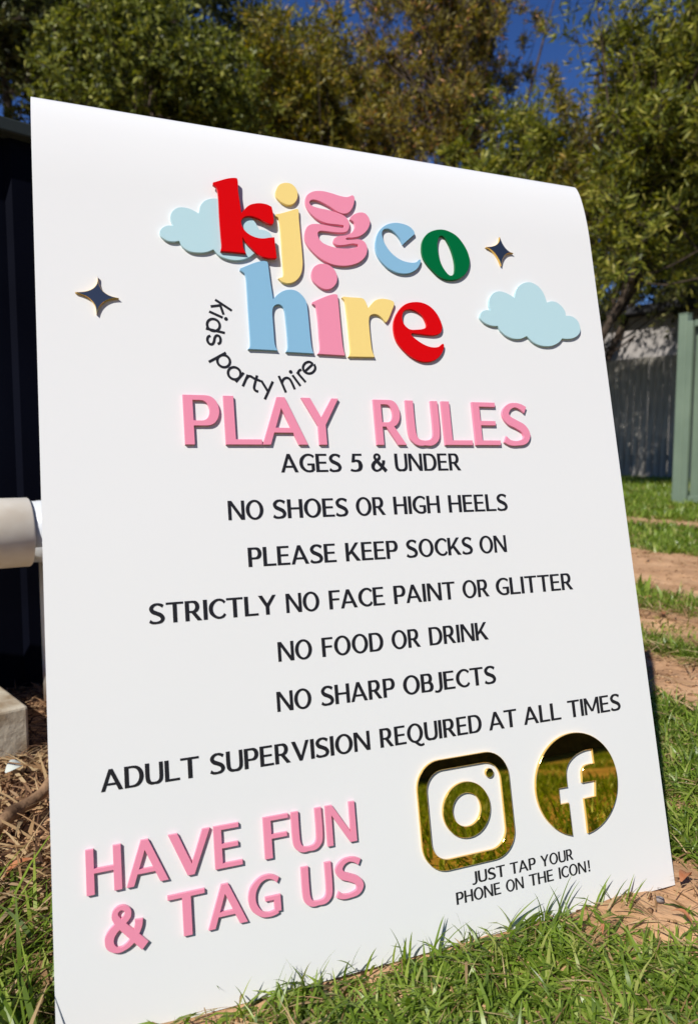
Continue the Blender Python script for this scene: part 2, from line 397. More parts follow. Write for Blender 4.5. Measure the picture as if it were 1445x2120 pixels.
ml = nt.nodes.new('ShaderNodeMath'); ml.operation = 'MULTIPLY'; nt.links.new(lt.outputs[0], ml.inputs[0]); nt.links.new(g2.outputs[0], ml.inputs[1])
sm = nt.nodes.new('ShaderNodeTexNoise'); sm.inputs['Scale'].default_value = 9; sm.inputs['Detail'].default_value = 8; nt.links.new(tcw.outputs['Object'], sm.inputs['Vector'])
rr_ = nt.nodes.new('ShaderNodeMapRange'); rr_.inputs['From Min'].default_value = .35; rr_.inputs['From Max'].default_value = .7; rr_.inputs['To Min'].default_value = .18; rr_.inputs['To Max'].default_value = .26
nt.links.new(sm.outputs[0], rr_.inputs['Value']); nt.links.new(rr_.outputs[0], nt.nodes['Principled BSDF'].inputs['Roughness'])
dm = nt.nodes.new('ShaderNodeMix'); dm.data_type = 'RGBA'; dm.inputs['A'].default_value = (0.75, 0.757, 0.745, 1); dm.inputs['B'].default_value = (0.30, 0.28, 0.25, 1)
nt.links.new(ml.outputs[0], dm.inputs['Factor']); nt.links.new(dm.outputs['Result'], nt.nodes['Principled BSDF'].inputs['Base Color'])
bpn = nt.nodes.new('ShaderNodeBump'); bpn.inputs['Strength'].default_value = 0.15; bpn.inputs['Distance'].default_value = 0.01
nt.links.new(nz.outputs[0], bpn.inputs['Height']); nt.links.new(bpn.outputs[0], nt.nodes['Principled BSDF'].inputs['Normal'])

# ---- flat shapes -> solid pieces
def solid(name, solids, holes, h0, h1, m_face, m_side=None, parent=sign, label=None, bev=0.0):
    """union of 2-D polygons (board u,v) minus holes, as a plate between heights h0 and h1"""
    pts, faces, nh = [], [], 0
    for poly in solids + holes:
        ar = sum(poly[i][0] * poly[(i + 1) % len(poly)][1] - poly[(i + 1) % len(poly)][0] * poly[i][1] for i in range(len(poly)))
        if abs(ar) < 1e-12: faces.append(None); continue
        if ar < 0: poly = poly[::-1]
        faces.append(list(range(len(pts), len(pts) + len(poly)))); pts += [Vector((p[0] * 100, p[1] * 100)) for p in poly]
    ns = len(solids); keep = [i for i, f in enumerate(faces) if f]
    hole_ids = {k for k, i in enumerate(keep) if i >= ns}
    r = delaunay_2d_cdt(pts, [], [faces[i] for i in keep], 1, 1e-5)
    vs, fs, of = r[0], r[2], r[5]
    polys = [np.array([pts[j] for j in faces[i]]) for i in keep]
    C3 = np.array([[(vs[f[0]][k] + vs[f[1]][k] + vs[f[2]][k]) / 3 for k in (0, 1)] for f in fs])
    ins = np.zeros(len(fs), bool); outm = np.zeros(len(fs), bool)
    for k, pg in enumerate(polys):
        a0 = pg; b0 = np.roll(pg, -1, 0); yy = C3[:, 1][:, None]; xx = C3[:, 0][:, None]
        cr = ((a0[:, 1] > yy) != (b0[:, 1] > yy)) & (xx < (b0[:, 0] - a0[:, 0]) * (yy - a0[:, 1]) / (b0[:, 1] - a0[:, 1] + 1e-15) + a0[:, 0])
        hit = (cr.sum(1) % 2) == 1
        if k in hole_ids: outm |= hit
        else: ins |= hit
    tris = [f for f, ok in zip(fs, ins & ~outm) if ok]
    # boundary
    cnt = {}
    for f in tris:
        for i in range(len(f)): cnt[(f[i], f[(i + 1) % len(f)])] = 1
    bd = [e for e in cnt if (e[1], e[0]) not in cnt]
    used = sorted({i for f in tris for i in f}); mp = {i: k for k, i in enumerate(used)}; N_ = len(used)
    uv = [(vs[i][0] / 100, vs[i][1] / 100) for i in used]
    if bev:
        # small chamfer: pull the face rim in
        nrm = [Vector((0, 0)) for _ in used]
        for a1, b1 in bd:
            e = (vs[b1] - vs[a1]); 
            if e.length < 1e-9: continue
            nn = Vector((-e.y, e.x)).normalized(); nrm[mp[a1]] += nn; nrm[mp[b1]] += nn
        top = [(p[0] + (q.normalized().x * bev if q.length > .2 else 0), p[1] + (q.normalized().y * bev if q.length > .2 else 0)) for p, q in zip(uv, nrm)]
        V = [bpt(*p, h1) for p in top] + [bpt(*p, h0) for p in uv] + [bpt(*p, h1 - bev) for p in uv]
    else:
        V = [bpt(*p, h1) for p in uv] + [bpt(*p, h0) for p in uv]
    Fc = [tuple(mp[i] for i in f) for f in tris]; nf = len(Fc)
    Fc = [f[::-1] for f in Fc]      # v runs down: flip to face the viewer
    Fc += [tuple(mp[i] + N_ for i in f) for f in tris]
    for a1, b1 in bd:
        if bev:
            Fc.append((mp[a1], mp[b1], mp[b1] + 2 * N_, mp[a1] + 2 * N_)); Fc.append((mp[a1] + 2 * N_, mp[b1] + 2 * N_, mp[b1] + N_, mp[a1] + N_))
        else: Fc.append((mp[a1], mp[b1], mp[b1] + N_, mp[a1] + N_))
    me = mesh(name, V, Fc); o = link(name, me, parent, [m_face] + ([m_side] if m_side else []))
    if m_side:
        for i, p in enumerate(me.polygons):
            if i >= 2 * nf: p.material_index = 1
    if label: o['label'] = label
    return o
def smooth_poly(pts, sub=6, closed=True):
    """pts: (x,y) smooth or (x,y,1) corner -> dense polygon (Catmull-Rom between corners)"""
    n = len(pts); out = []
    rng_ = range(n if closed else n - 1)
    for i in rng_:
        p1 = pts[i]; p2 = pts[(i + 1) % n]
        p0 = p1 if len(p1) > 2 else pts[(i - 1) % n]; p3 = p2 if len(p2) > 2 else pts[(i + 2) % n]
        if not closed:
            if i == 0: p0 = p1
            if i == n - 2: p3 = p2
        a, b, c, d = [np.array(q[:2], float) for q in (p0, p1, p2, p3)]
        # centripetal-ish tangents limited by chord
        L = np.linalg.norm(c - b) + 1e-9
        m1 = (c - a) / (np.linalg.norm(c - b) + np.linalg.norm(b - a) + 1e-9) * L; m2 = (d - b) / (np.linalg.norm(d - c) + L) * L
        if len(p1) > 2 or np.allclose(a, b): m1 = (c - b)
        if len(p2) > 2 or np.allclose(c, d): m2 = (c - b)
        for k in range(sub):
            t = k / sub; out.append(tuple((2 * t**3 - 3 * t**2 + 1) * b + (t**3 - 2 * t**2 + t) * m1 + (-2 * t**3 + 3 * t**2) * c + (t**3 - t**2) * m2))
    if not closed: out.append(tuple(np.array(pts[-1][:2], float)))
    return out
def stroke(pts, widths, sub=6):
    """pen stroke: centre line with a width at each point -> quads that share their rims"""
    c = np.array(smooth_poly([tuple(p[:2]) for p in pts], sub, False)); n = len(pts)
    wi = np.interp(np.arange(len(c)) / sub, np.arange(n), widths)
    T = np.gradient(c, axis=0); T /= np.linalg.norm(T, axis=1)[:, None] + 1e-12
    N = np.stack([-T[:, 1], T[:, 0]], -1); l = c + N * wi[:, None] / 2; r = c - N * wi[:, None] / 2
    return [[tuple(l[i]), tuple(l[i + 1]), tuple(r[i + 1]), tuple(r[i])] for i in range(len(c) - 1)]
def rect(x0, y0, x1, y1): return [(x0, y0), (x1, y0), (x1, y1), (x0, y1)]
def ell(cx, cy, rx, ry, n=40, p=2.0):
    o = []
    for k in range(n):
        t = 2 * math.pi * k / n; c, s = math.cos(t), math.sin(t)
        o.append((cx + rx * math.copysign(abs(c) ** (2 / p), c), cy + ry * math.copysign(abs(s) ** (2 / p), s)))
    return o
def bowl(x0, y0, x1, y1, rx, n=14):
    o = [(x0, y0)]; cy = (y0 + y1) / 2; ry = (y1 - y0) / 2
    for k in range(n + 1):
        t = -math.pi / 2 + math.pi * k / n; o.append((x1 - rx + rx * abs(math.cos(t)) ** 0.9, cy + ry * math.sin(t)))
    o.append((x0, y1)); return o
S, Tn = 0.225, 0.108
def glyph(ch):
    """capital letters with wide stems and thin arms; cap height 1. -> (width, solids, holes)"""
    if ch == 'A': return 1.13, [[(0, 0), (.42, 1), (.62, 1), (.515, .77), (.20, 0)], [(.42, 1), (.62, 1), (1.13, 0), (.90, 0), (.515, .77)], rect(.28, .25, .84, .355)], []
    if ch == 'B': return .84, [rect(0, 0, S, 1), bowl(.1, .47, .78, 1, .26), bowl(.1, 0, .84, .55, .28)], [bowl(S, .555, .56, .90, .16), bowl(S, .10, .61, .455, .18)]
    if ch == 'C': return .93, stroke([(.92, .80), (.80, .90), (.60, .955), (.38, .90), (.17, .71), (.115, .5), (.17, .29), (.38, .10), (.60, .045), (.80, .10), (.92, .22)], [.15, .13, .11, .14, .215, .23, .215, .14, .11, .13, .13]), []
    if ch == 'D': return 1.0, [rect(0, 0, S, 1), bowl(.1, 0, 1.0, 1, .52)], [bowl(S, .1, .77, .9, .38)]
    if ch == 'E': return .80, [rect(0, 0, S, 1), rect(.1, 0, .80, .11), rect(.1, .46, .70, .565), rect(.1, .895, .74, 1)], []
    if ch == 'F': return .74, [rect(0, 0, S, 1), rect(.1, .46, .68, .565), rect(.1, .895, .74, 1)], []
    if ch == 'G': return 1.0, stroke([(.95, .83), (.80, .92), (.60, .955), (.38, .90), (.17, .71), (.115, .5), (.17, .29), (.38, .10), (.58, .045), (.76, .055), (.90, .10)], [.15, .12, .11, .14, .215, .23, .215, .14, .11, .12, .14]) + [rect(.79, .08, 1.0, .47), rect(.52, .37, .95, .47)], []
    if ch == 'H': return .98, [rect(0, 0, S, 1), rect(.755, 0, .98, 1), rect(.1, .46, .9, .565)], []
    if ch == 'I': return S, [rect(0, 0, S, 1)], []
    if ch == 'J': return .55, stroke([(.44, 1.0), (.44, .40), (.43, .16), (.33, .0), (.14, -.05), (.0, -.01)], [.22, .22, .21, .15, .11, .12]), []
    if ch == 'K': return 1.02, [rect(0, 0, S, 1), [(S - .02, .44), (.70, 1), (.92, 1), (.40, .42), (S - .02, .30)], [(.30, .52), (.46, .62), (1.02, 0), (.73, 0)]], []
    if ch == 'L': return .80, [rect(0, 0, S, 1), rect(.1, 0, .80, .11)], []
    if ch == 'M': return 1.22, [rect(0, 0, .19, 1), rect(1.03, 0, 1.22, 1), [(0, 1), (.22, 1), (.70, .18), (.52, .18)], [(1.0, 1), (1.22, 1), (.70, .18), (.55, .18)]], []
    if ch == 'N': return 1.04, [rect(0, 0, .2, 1), rect(.84, 0, 1.04, 1), [(0, 1), (.24, 1), (1.04, 0), (.80, 0)]], []
    if ch == 'O': return 1.13, [ell(.565, .5, .565, .525, 44)], [ell(.565, .5, .335, .415, 40)]
    if ch == 'P': return .84, [rect(0, 0, S, 1), bowl(.1, .38, .84, 1, .32)], [bowl(S, .485, .61, .895, .2)]
    if ch == 'Q': return 1.16, [ell(.565, .5, .565, .525, 44)] + stroke([(.50, .05), (.64, -.03), (.80, -.14), (.98, -.19), (1.16, -.14)], [.14, .17, .15, .12, .12]), [ell(.565, .5, .335, .415, 40)]
    if ch == 'R': return .93, [rect(0, 0, S, 1), bowl(.1, .40, .80, 1, .30), [(.30, .45), (.50, .52), (.56, .44), (.93, 0), (.67, 0)]], [bowl(S, .50, .57, .895, .19)]
    if ch == 'S': return .84, stroke([(.76, .84), (.62, .915), (.44, .95), (.25, .90), (.125, .75), (.20, .60), (.42, .50), (.64, .39), (.725, .245), (.64, .10), (.40, .045), (.18, .06), (.03, .14)], [.17, .14, .11, .15, .215, .215, .20, .215, .225, .15, .11, .13, .17]), []
    if ch == 'T': return .95, [rect(0, .895, .95, 1), rect(.365, 0, .59, .95)], []
    if ch == 'U': return .95, stroke([(.113, 1), (.113, .38), (.15, .18), (.28, .065), (.475, .045), (.68, .065), (.81, .18), (.845, .38), (.845, 1)], [.225, .225, .22, .15, .11, .15, .20, .205, .205]), []
    if ch == 'V': return 1.08, [[(0, 1), (.24, 1), (.585, .22), (.63, 0), (.45, 0)], [(.88, 1), (1.08, 1), (.63, 0), (.45, 0), (.56, .22)]], []
    if ch == 'Y': return 1.06, [[(0, 1), (.25, 1), (.64, .42), (.42, .40)], [(.86, 1), (1.06, 1), (.64, .42), (.42, .40), (.5, .55)], rect(.42, 0, .64, .43)], []
    if ch == '5': return .62, [rect(.12, .89, .60, 1), [(.12, .95), (.27, .95), (.22, .52), (.06, .52)]] + stroke([(.12, .565), (.30, .61), (.46, .54), (.515, .34), (.46, .13), (.28, .045), (.10, .06), (.0, .10)], [.11, .12, .18, .215, .18, .11, .12, .13]), []
    if ch == '!': return .22, [[(0, 1), (.22, 1), (.19, .27), (.03, .27)], rect(.0, 0, .21, .16)], []
    if ch == '&': return .98, stroke([(.96, .0), (.69, .28), (.40, .575), (.26, .77), (.28, .90), (.41, .965), (.56, .89), (.56, .76), (.44, .64), (.22, .49), (.11, .34), (.12, .17), (.26, .045), (.43, .045), (.62, .15), (.74, .32), (.82, .50), (.83, .62)], [.23, .22, .2, .17, .14, .11, .15, .18, .16, .2, .23, .21, .13, .11, .14, .17, .19, .2], 5), []
def place(ch, u0, u1, vb, cap):
    w, so_, ho = glyph(ch); s = (u1 - u0) / w
    f = lambda poly: [(u0 + x * s, vb - y * cap) for x, y in poly]
    return [f(p) for p in so_], [f(p) for p in ho]

ink = mat('black_vinyl', (0.015, 0.015, 0.018), 0.42, 0.3)
Z3 = (560, 920, 3.4405); Z4 = (450, 1010, 4.5156); Z5 = (750, 1000, 4.5156); Z6 = (290, 1190, 3.2111); Z7 = (740, 1170, 3.1413)
Z8 = (550, 1360, 2.89); Z9 = (190, 1500, 2.6273); Z10 = (720, 1410, 2.4914); Z11 = (150, 1640, 4.3788); Z12 = (440, 1640, 4.25)
Z1 = (360, 800, 3.9054); Z2 = (760, 810, 3.9054); Z15 = (930, 1740, 4.6613)
def zp(z, x, y): return (z[0] + x / z[2], z[1] + y / z[2])
def bz(z, x, y, h=0.0): return board(*zp(z, x, y), h)
INK_H = 0.0004
def word(text, zl, l, zr, r, vb, cap, gap=0.085):
    u0 = bz(zl, *l)[0]; u1 = bz(zr, *r)[0]
    ws = [glyph(c)[0] for c in text]; gaps = []
    for a1, b1 in zip(text, text[1:]):
        g = gap + (0.03 if a1 in 'HIN' and b1 in 'HINELDBPR' else 0)
        if (a1, b1) in (('L', 'T'), ('R', 'Y'), ('P', 'A'), ('A', 'T'), ('T', 'A'), ('F', 'A'), ('L', 'Y')): g -= 0.06
        gaps.append(g)
    tot = sum(ws) + sum(gaps); s = (u1 - u0) / tot; x = u0
    for i, c in enumerate(text):
        so_, ho = place(c, x, x + ws[i] * s, vb, cap)
        solid('printed_letter', so_, ho, 0.0001, INK_H, ink)
        x += (ws[i] + (gaps[i] if i < len(gaps) else 0)) * s
def base(*pts): return sum(board(*p)[1] for p in pts) / len(pts)
vb = base((582.4, 977), (954.5, 974.4)); cp = vb - bz(Z3, 140, 68)[1]
word('AGES', Z3, (77, 196), Z3, (505, 150), vb, cp); word('5', Z3, (572, 180), Z3, (655, 150), vb, cp); word('&', Z3, (718, 160), Z3, (826, 190), vb, cp); word('UNDER', Z3, (878, 70), Z3, (1357, 187), vb, cp)
vb = base((473.3, 1076.4), (1025.7, 1058)); cp = vb - (bz(Z4, 95, 120)[1] + bz(Z5, 283, 130)[1]) / 2
word('NO', Z4, (95, 120), Z4, (430, 200), vb, cp); word('SHOES', Z4, (519, 200), Z4, (1222, 210), vb, cp); word('OR', Z4, (1293, 170), Z5, (219, 297), vb, cp); word('HIGH', Z5, (283, 130), Z5, (728, 278), vb, cp); word('HEELS', Z5, (795, 120), Z5, (1355, 215), vb, cp)
vb = base((514.7, 1173.9), (1049, 1142.4)); cp = vb - bz(Z4, 282, 560)[1]
word('PLEASE', Z4, (282, 560), Z4, (1115, 690), vb, cp); word('KEEP', Z4, (1190, 515), Z5, (328, 590), vb, cp); word('SOCKS', Z5, (407, 600), Z5, (1030, 620), vb, cp); word('ON', Z5, (1092, 580), Z5, (1350, 643), vb, cp)
vb = base((359.1, 1289), (1185.7, 1219.3)); cp = vb - bz(Z6, 172, 185)[1]
word('STRICTLY', Z6, (60, 250), Z6, (900, 127), vb, cp); word('NO', Z6, (965, 120), Z6, (1190, 170), vb, cp); word('FACE', Z6, (1250, 98), Z7, (178, 250), vb, cp); word('PAINT', Z7, (229, 130), Z7, (626, 102), vb, cp); word('OR', Z7, (680, 150), Z7, (857, 198), vb, cp); word('GLITTER', Z7, (896, 130), Z7, (1400, 155), vb, cp)
vb = base((576.5, 1370), (1011.3, 1323.1)); cp = vb - bz(Z6, 912, 448)[1]
word('NO', Z6, (912, 448), Z6, (1142, 495), vb, cp); word('FOOD', Z6, (1203, 415), Z7, (166, 495), vb, cp); word('OR', Z7, (220, 480), Z7, (411, 528), vb, cp); word('DRINK', Z7, (458, 402), Z7, (852, 481), vb, cp)
vb = base((574.2, 1474.9), (987, 1418.1)); cp = vb - bz(Z8, 63, 210)[1]
word('NO', Z8, (63, 210), Z8, (273, 250), vb, cp); word('SHARP', Z8, (331, 240), Z8, (770, 160), vb, cp); word('OBJECTS', Z8, (820, 165), Z8, (1375, 120), vb, cp)
vb = base((209.8, 1640.8), (1262, 1472.2)); cp = vb - (bz(Z9, 175, 232)[1] + bz(Z9, 482, 184)[1]) / 2
word('ADUL', Z9, (52, 370), Z9, (481, 297), vb, cp); word('T', Z9, (482, 190), Z9, (582, 172), vb, cp); word('SUPERVISION', Z9, (643, 210), Z10, (116, 346), vb, cp); word('REQUIRED', Z10, (160, 240), Z10, (687, 210), vb, cp)
word('AT', Z10, (728, 247), Z10, (864, 138), vb, cp); word('ALL', Z10, (908, 218), Z10, (1099, 190), vb, cp); word('TIMES', Z10, (1127, 98), Z10, (1402, 110), vb, cp)
vb = base((1035, 1815.5), (1186.4, 1779)); cp = vb - bz(Z15, 447, 250)[1]
word('JUST', Z15, (220, 400), Z15, (530, 235), vb, cp); word('TAP', Z15, (578, 215), Z15, (828, 190), vb, cp); word('YOUR', Z15, (872, 148), Z15, (1195, 180), vb, cp)
vb = base((944.6, 1873.5), (1220.8, 1803.3)); cp = vb - bz(Z15, 60, 505)[1]
word('PHONE', Z15, (60, 505), Z15, (497, 510), vb, cp); word('ON', Z15, (540, 410), Z15, (718, 455), vb, cp); word('THE', Z15, (762, 330), Z15, (1005, 375), vb, cp); word('ICON', Z15, (1047, 260), Z15, (1318, 290), vb, cp); word('!', Z15, (1328, 190), Z15, (1357, 290), vb, cp)

# ---- curved small line of print
ZC = (400, 600, 5.1607)
def pen(*parts, w=0.0022):
    so_ = []; ho = []
    for kind, *d in parts:
        if kind == 'l':
            p = [bz(ZC, *q) for q in d[0]]; so_ += stroke(p, [w] * len(p), 5 if len(p) > 2 else 1)
        elif kind == 'dot':
            c = bz(ZC, *d[0]); so_.append(ell(c[0], c[1], w * .75, w * .75, 14))
        elif kind == 'ring':
            c = bz(ZC, *d[0]); r = d[1]; so_.append(ell(c[0], c[1], r + w / 2, r + w / 2, 32)); ho.append(ell(c[0], c[1], r - w / 2, r - w / 2, 30))
    # the hole must not eat a stem that crosses it
    if ho:
        c = ho[0]; solid('printed_letter', so_[-1:] if parts[-1][0] == 'ring' else so_, ho, 0.0001, INK_H, ink)
        if parts[-1][0] == 'ring' and len(so_) > 1: 
            o1 = bpy.data.objects[-1]
    else: solid('printed_letter', so_, [], 0.0001, INK_H, ink)
def pen2(ls, ring=None, dots=(), w=0.0023):
    so_ = []
    for d in ls:
        p = [bz(ZC, *q) for q in d]; so_ += stroke(p, [w] * len(p), 5 if len(p) > 2 else 1)
    if ring:
        c = bz(ZC, *ring[0]); r = ring[1]
        ang = [2 * math.pi * k / 36 for k in range(37)]; q = [(c[0] + r * math.cos(t), c[1] + r * math.sin(t)) for t in ang]
        for i in range(36):
            a0, a1 = ang[i], ang[i + 1]; ro, ri = r + w / 2, r - w / 2
            so_.append([(c[0] + ro * math.cos(a0), c[1] + ro * math.sin(a0)), (c[0] + ro * math.cos(a1), c[1] + ro * math.sin(a1)), (c[0] + ri * math.cos(a1), c[1] + ri * math.sin(a1)), (c[0] + ri * math.cos(a0), c[1] + ri * math.sin(a0))])
    for d in dots:
        c = bz(ZC, *d); so_.append(ell(c[0], c[1], w * .78, w * .78, 14))
    solid('printed_letter', so_, [], 0.0001, INK_H, ink)
RR = 0.0059
pen2([[(236, 106), (412, 222)], [(188, 178), (292, 166)], [(288, 160), (325, 264)]])
pen2([[(172, 232), (315, 297)]], dots=[(351, 311)])
pen2([[(137, 413), (338, 461)]], ring=((217, 376), RR))
pen2([[(185, 490), (160, 503), (153, 540), (172, 575), (203, 582), (222, 555), (232, 510), (252, 488), (282, 500), (293, 535), (285, 568), (262, 578)]])
pen2([[(168, 771), (350, 672)]], ring=((326, 762), RR))
pen2([[(455, 985), (540, 886)]], ring=((440, 892), RR))
pen2([[(530, 1031), (585, 907)], [(563, 955), (590, 925), (615, 925), (637, 940)]])
pen2([[(682, 915), (655, 1020), (652, 1055), (670, 1080), (695, 1086)], [(640, 942), (720, 975)]])
pen2([[(727, 970), (796, 1082)], [(850, 980), (765, 1170)]])
pen2([[(914, 920), (990, 1096)], [(948, 990), (965, 955), (1000, 940), (1035, 960), (1085, 1062)]])
pen2([[(1060, 912), (1144, 1026)]], dots=[(1041, 877)])
pen2([[(1107, 880), (1200, 986)], [(1130, 905), (1122, 880), (1133, 862), (1155, 852)]])
pen2([[(1197, 868), (1278, 795), (1240, 770), (1195, 785), (1172, 825), (1183, 870), (1222, 893), (1268, 890), (1298, 855), (1303, 820), (1290, 795)][:1] + [(1278, 792)],
      [(1278, 792), (1240, 770), (1196, 784), (1173, 824), (1183, 868), (1222, 893), (1266, 888), (1298, 855), (1302, 825), (1290, 795)]])

# ---- raised acrylic
D3 = 0.003
def acrylic(name, c, side=None, rough=0.16):
    m = mat(name, c, rough, 0.22); m.node_tree.nodes['Principled BSDF'].inputs['Subsurface Weight'].default_value = 0.0
    return m
pink = acrylic('pink_acrylic', (0.78, 0.265, 0.375)); red = acrylic('red_acrylic', (0.62, 0.002, 0.001)); blue = acrylic('blue_acrylic', (0.232, 0.45, 0.62))
yellow = acrylic('yellow_acrylic', (0.83, 0.63, 0.215)); green = acrylic('green_acrylic', (0.001, 0.13, 0.035)); cloudm = acrylic('pale_blue_acrylic', (0.44, 0.635, 0.675))
H0 = 0.0001; BV_ = 0.00025
def raised(ch, zl, l, zr, r, vb, cap, label):
    u0 = bz(zl, *l, D3)[0]; u1 = bz(zr, *r, D3)[0]
    so_, ho = place(ch, u0, u1, vb, cap); solid('raised_letter', so_, ho, H0, D3, pink, label=label, bev=BV_)
def rb(z, x, y): return bz(z, x, y, D3)[1]
PK = 'pink raised letter '
vb = (rb(Z1, 95, 466) + rb(Z2, 880, 438)) / 2; cp = vb - rb(Z1, 75, 65)
for ch, zl, l, zr, r in [('P', Z1, (72, 70), Z1, (370, 200)), ('L', Z1, (400, 85), Z1, (716, 470)), ('A', Z1, (722, 478), Z1, (1088, 480)), ('Y', Z1, (1030, 97), Z1, (1330, 108)),
                         ('R', Z2, (48, 70), Z2, (322, 428)), ('U', Z2, (308, 80), Z2, (588, 300)), ('L', Z2, (598, 92), Z2, (856, 435)), ('E', Z2, (845, 103), Z2, (1083, 440)), ('S', Z2, (1085, 170), Z2, (1322, 370))]:
    raised(ch, zl, l, zr, r, vb, cp, PK + ch + ' of the big heading')
vb = (rb(Z11, 135, 938) + rb(Z12, 1275, 435)) / 2; cp = vb - rb(Z11, 118, 532)
for ch, zl, l, zr, r in [('H', Z11, (118, 530), Z11, (457, 880)), ('A', Z11, (495, 865), Z11, (877, 793)), ('V', Z11, (868, 385), Z11, (1248, 330)), ('E', Z12, (8, 310), Z12, (270, 640)),
                         ('F', Z12, (443, 225), Z12, (664, 195)), ('U', Z12, (690, 180), Z12, (974, 380)), ('N', Z12, (990, 120), Z12, (1275, 435))]:
    raised(ch, zl, l, zr, r, vb, cp, PK + ch + ' low on the sheet')
vb = (rb(Z11, 1020, 1305) + rb(Z12, 250, 1158)) / 2; cp = vb - rb(Z11, 868, 945)
for ch, zl, l, zr, r in [('&', Z11, (300, 1370), Z11, (672, 1390)), ('T', Z11, (864, 945), Z11, (1200, 870)), ('A', Z11, (1237, 1255), Z12, (315, 1140)), ('G', Z12, (315, 900), Z12, (610, 1050)),
                         ('U', Z12, (778, 660), Z12, (1060, 850)), ('S', Z12, (1085, 780), Z12, (1332, 800))]:
    raised(ch, zl, l, zr, r, vb, cp, PK + ch + ' low on the sheet')

ZA = (320, 350, 4.0139); ZB = (620, 350, 3.8026); ZH = (480, 530, 6.0208); ZD = (690, 590, 5.78); ZE = (980, 470, 6.0208); ZF = (140, 550, 11.115)
ZI = (840, 1500, 5.5577); ZG = (1080, 1490, 6.283)
def trace(z, pts, h=D3, sub=6):
    return smooth_poly([(*bz(z, p[0], p[1], h), *p[2:]) for p in pts], sub)
def logo(name, z, outer, m, holes=(), h0=H0, h1=D3, label=None, side=None, bev=BV_, sub=6):
    return solid(name, [trace(z, outer, h1, sub)], [trace(z, q, h1, sub) for q in holes], h0, h1, m, side, label=label, bev=bev)
c = 1
cloud1 = [(45, 520), (70, 485), (110, 468), (157, 470, c), (133, 405), (150, 350), (205, 317), (290, 327), (370, 368, c), (385, 300), (430, 256), (500, 243), (580, 262), (650, 312), (700, 395, c), (745, 392), (795, 400), (840, 445), (868, 500, c), (920, 508), (960, 532), (982, 575), (985, 620), (950, 665), (900, 690), (843, 692, c),
          (780, 737), (700, 757), (620, 750), (540, 718), (492, 668, c), (440, 688), (380, 695), (300, 685), (240, 648), (208, 597, c), (160, 603), (110, 595), (60, 562)]
logo('raised_cloud', ZA, cloud1, cloudm, label='pale blue cloud behind the red k')
cloud2 = [(78, 1120), (100, 1060), (150, 1035), (215, 1038, c), (193, 970), (200, 890), (245, 825), (320, 800), (410, 822), (510, 880, c), (525, 800), (570, 730), (640, 692), (720, 690), (810, 742), (875, 830), (915, 940, c), (970, 924), (1035, 938), (1100, 990), (1140, 1050), (1152, 1105, c), (1210, 1108), (1270, 1140), (1315, 1200), (1330, 1290), (1300, 1350), (1240, 1385), (1170, 1395), (1105, 1390, c),
          (1060, 1440), (980, 1480), (880, 1485), (790, 1460), (720, 1415), (665, 1360, c), (590, 1392), (500, 1392), (410, 1355), (345, 1300), (305, 1235, c), (240, 1232), (170, 1210), (110, 1170)]
logo('raised_cloud', ZE, cloud2, cloudm, label='pale blue cloud near the right edge')
K = [(487, 110, c), (540, 95), (600, 78), (665, 71), (690, 80), (697, 180), (712, 280), (723, 365, c), (738, 345), (790, 298), (860, 282), (930, 290), (975, 312, c), (985, 360), (993, 430), (985, 455), (965, 457), (930, 445), (870, 412), (810, 392), (760, 393), (730, 415), (722, 440), (738, 490), (780, 535), (840, 565), (900, 575), (960, 568), (998, 565, c), (1003, 620), (1017, 735), (1010, 742), (950, 740), (880, 720), (820, 670), (770, 620), (735, 565, c),
     (735, 610), (742, 660), (762, 700, c), (660, 690), (550, 680, c), (558, 640), (552, 560), (540, 400), (533, 260), (525, 180), (515, 152), (487, 128, c)]
logo('raised_letter', ZA, K, red, h0=0.0031, h1=0.006, label='red raised letter k on a cloud')
logo('raised_dot', ZA, [(1007, 190), (1035, 132), (1085, 113), (1140, 123), (1182, 170), (1190, 235), (1160, 285), (1110, 298), (1052, 272), (1014, 230)], yellow, label='yellow dot of the j')
logo('raised_letter', ZA, [(1007, 375, c), (1060, 365), (1130, 345), (1180, 330), (1197, 337), (1202, 420), (1215, 560), (1228, 700), (1232, 800), (1215, 880), (1170, 932), (1110, 950), (1060, 935), (1030, 908, c), (1050, 900), (1066, 895), (1073, 860), (1068, 800), (1055, 600), (1042, 450), (1030, 405), (1007, 390, c)], yellow, label='yellow raised letter j')
AMP = [(400, 212), (415, 205), (430, 215), (433, 250), (420, 300), (390, 340), (350, 352), (300, 335), (240, 295), (180, 262), (130, 243), (95, 243), (80, 262), (95, 285), (150, 305), (230, 322), (300, 343), (360, 372), (390, 415), (392, 460), (375, 490), (340, 500), (270, 497), (200, 488), (160, 488), (145, 505), (155, 545), (185, 580), (240, 605), (310, 622), (380, 625), (430, 620), (465, 608, c), (460, 592, c), (420, 587), (360, 597), (310, 600), (280, 590), (267, 570), (275, 545), (310, 528), (370, 520), (410, 500), (435, 460), (430, 420), (398, 395, c), (402, 378, c),
       (430, 355), (480, 340), (520, 350), (550, 390), (555, 430), (530, 485), (480, 525), (420, 540), (380, 541), (365, 549), (375, 557), (420, 555), (470, 553), (510, 570), (532, 610), (528, 670), (490, 720), (430, 750), (350, 762), (260, 750), (170, 705), (95, 640), (50, 570), (42, 510), (60, 455), (100, 432), (160, 432), (210, 441), (280, 455), (340, 463, c), (350, 455), (348, 443, c), (300, 437), (220, 427), (160, 404), (100, 360), (60, 300), (47, 250), (60, 205), (110, 175), (180, 172), (250, 188), (320, 210), (370, 219)]
logo('raised_letter', ZB, AMP, pink, label='pink curly ampersand')
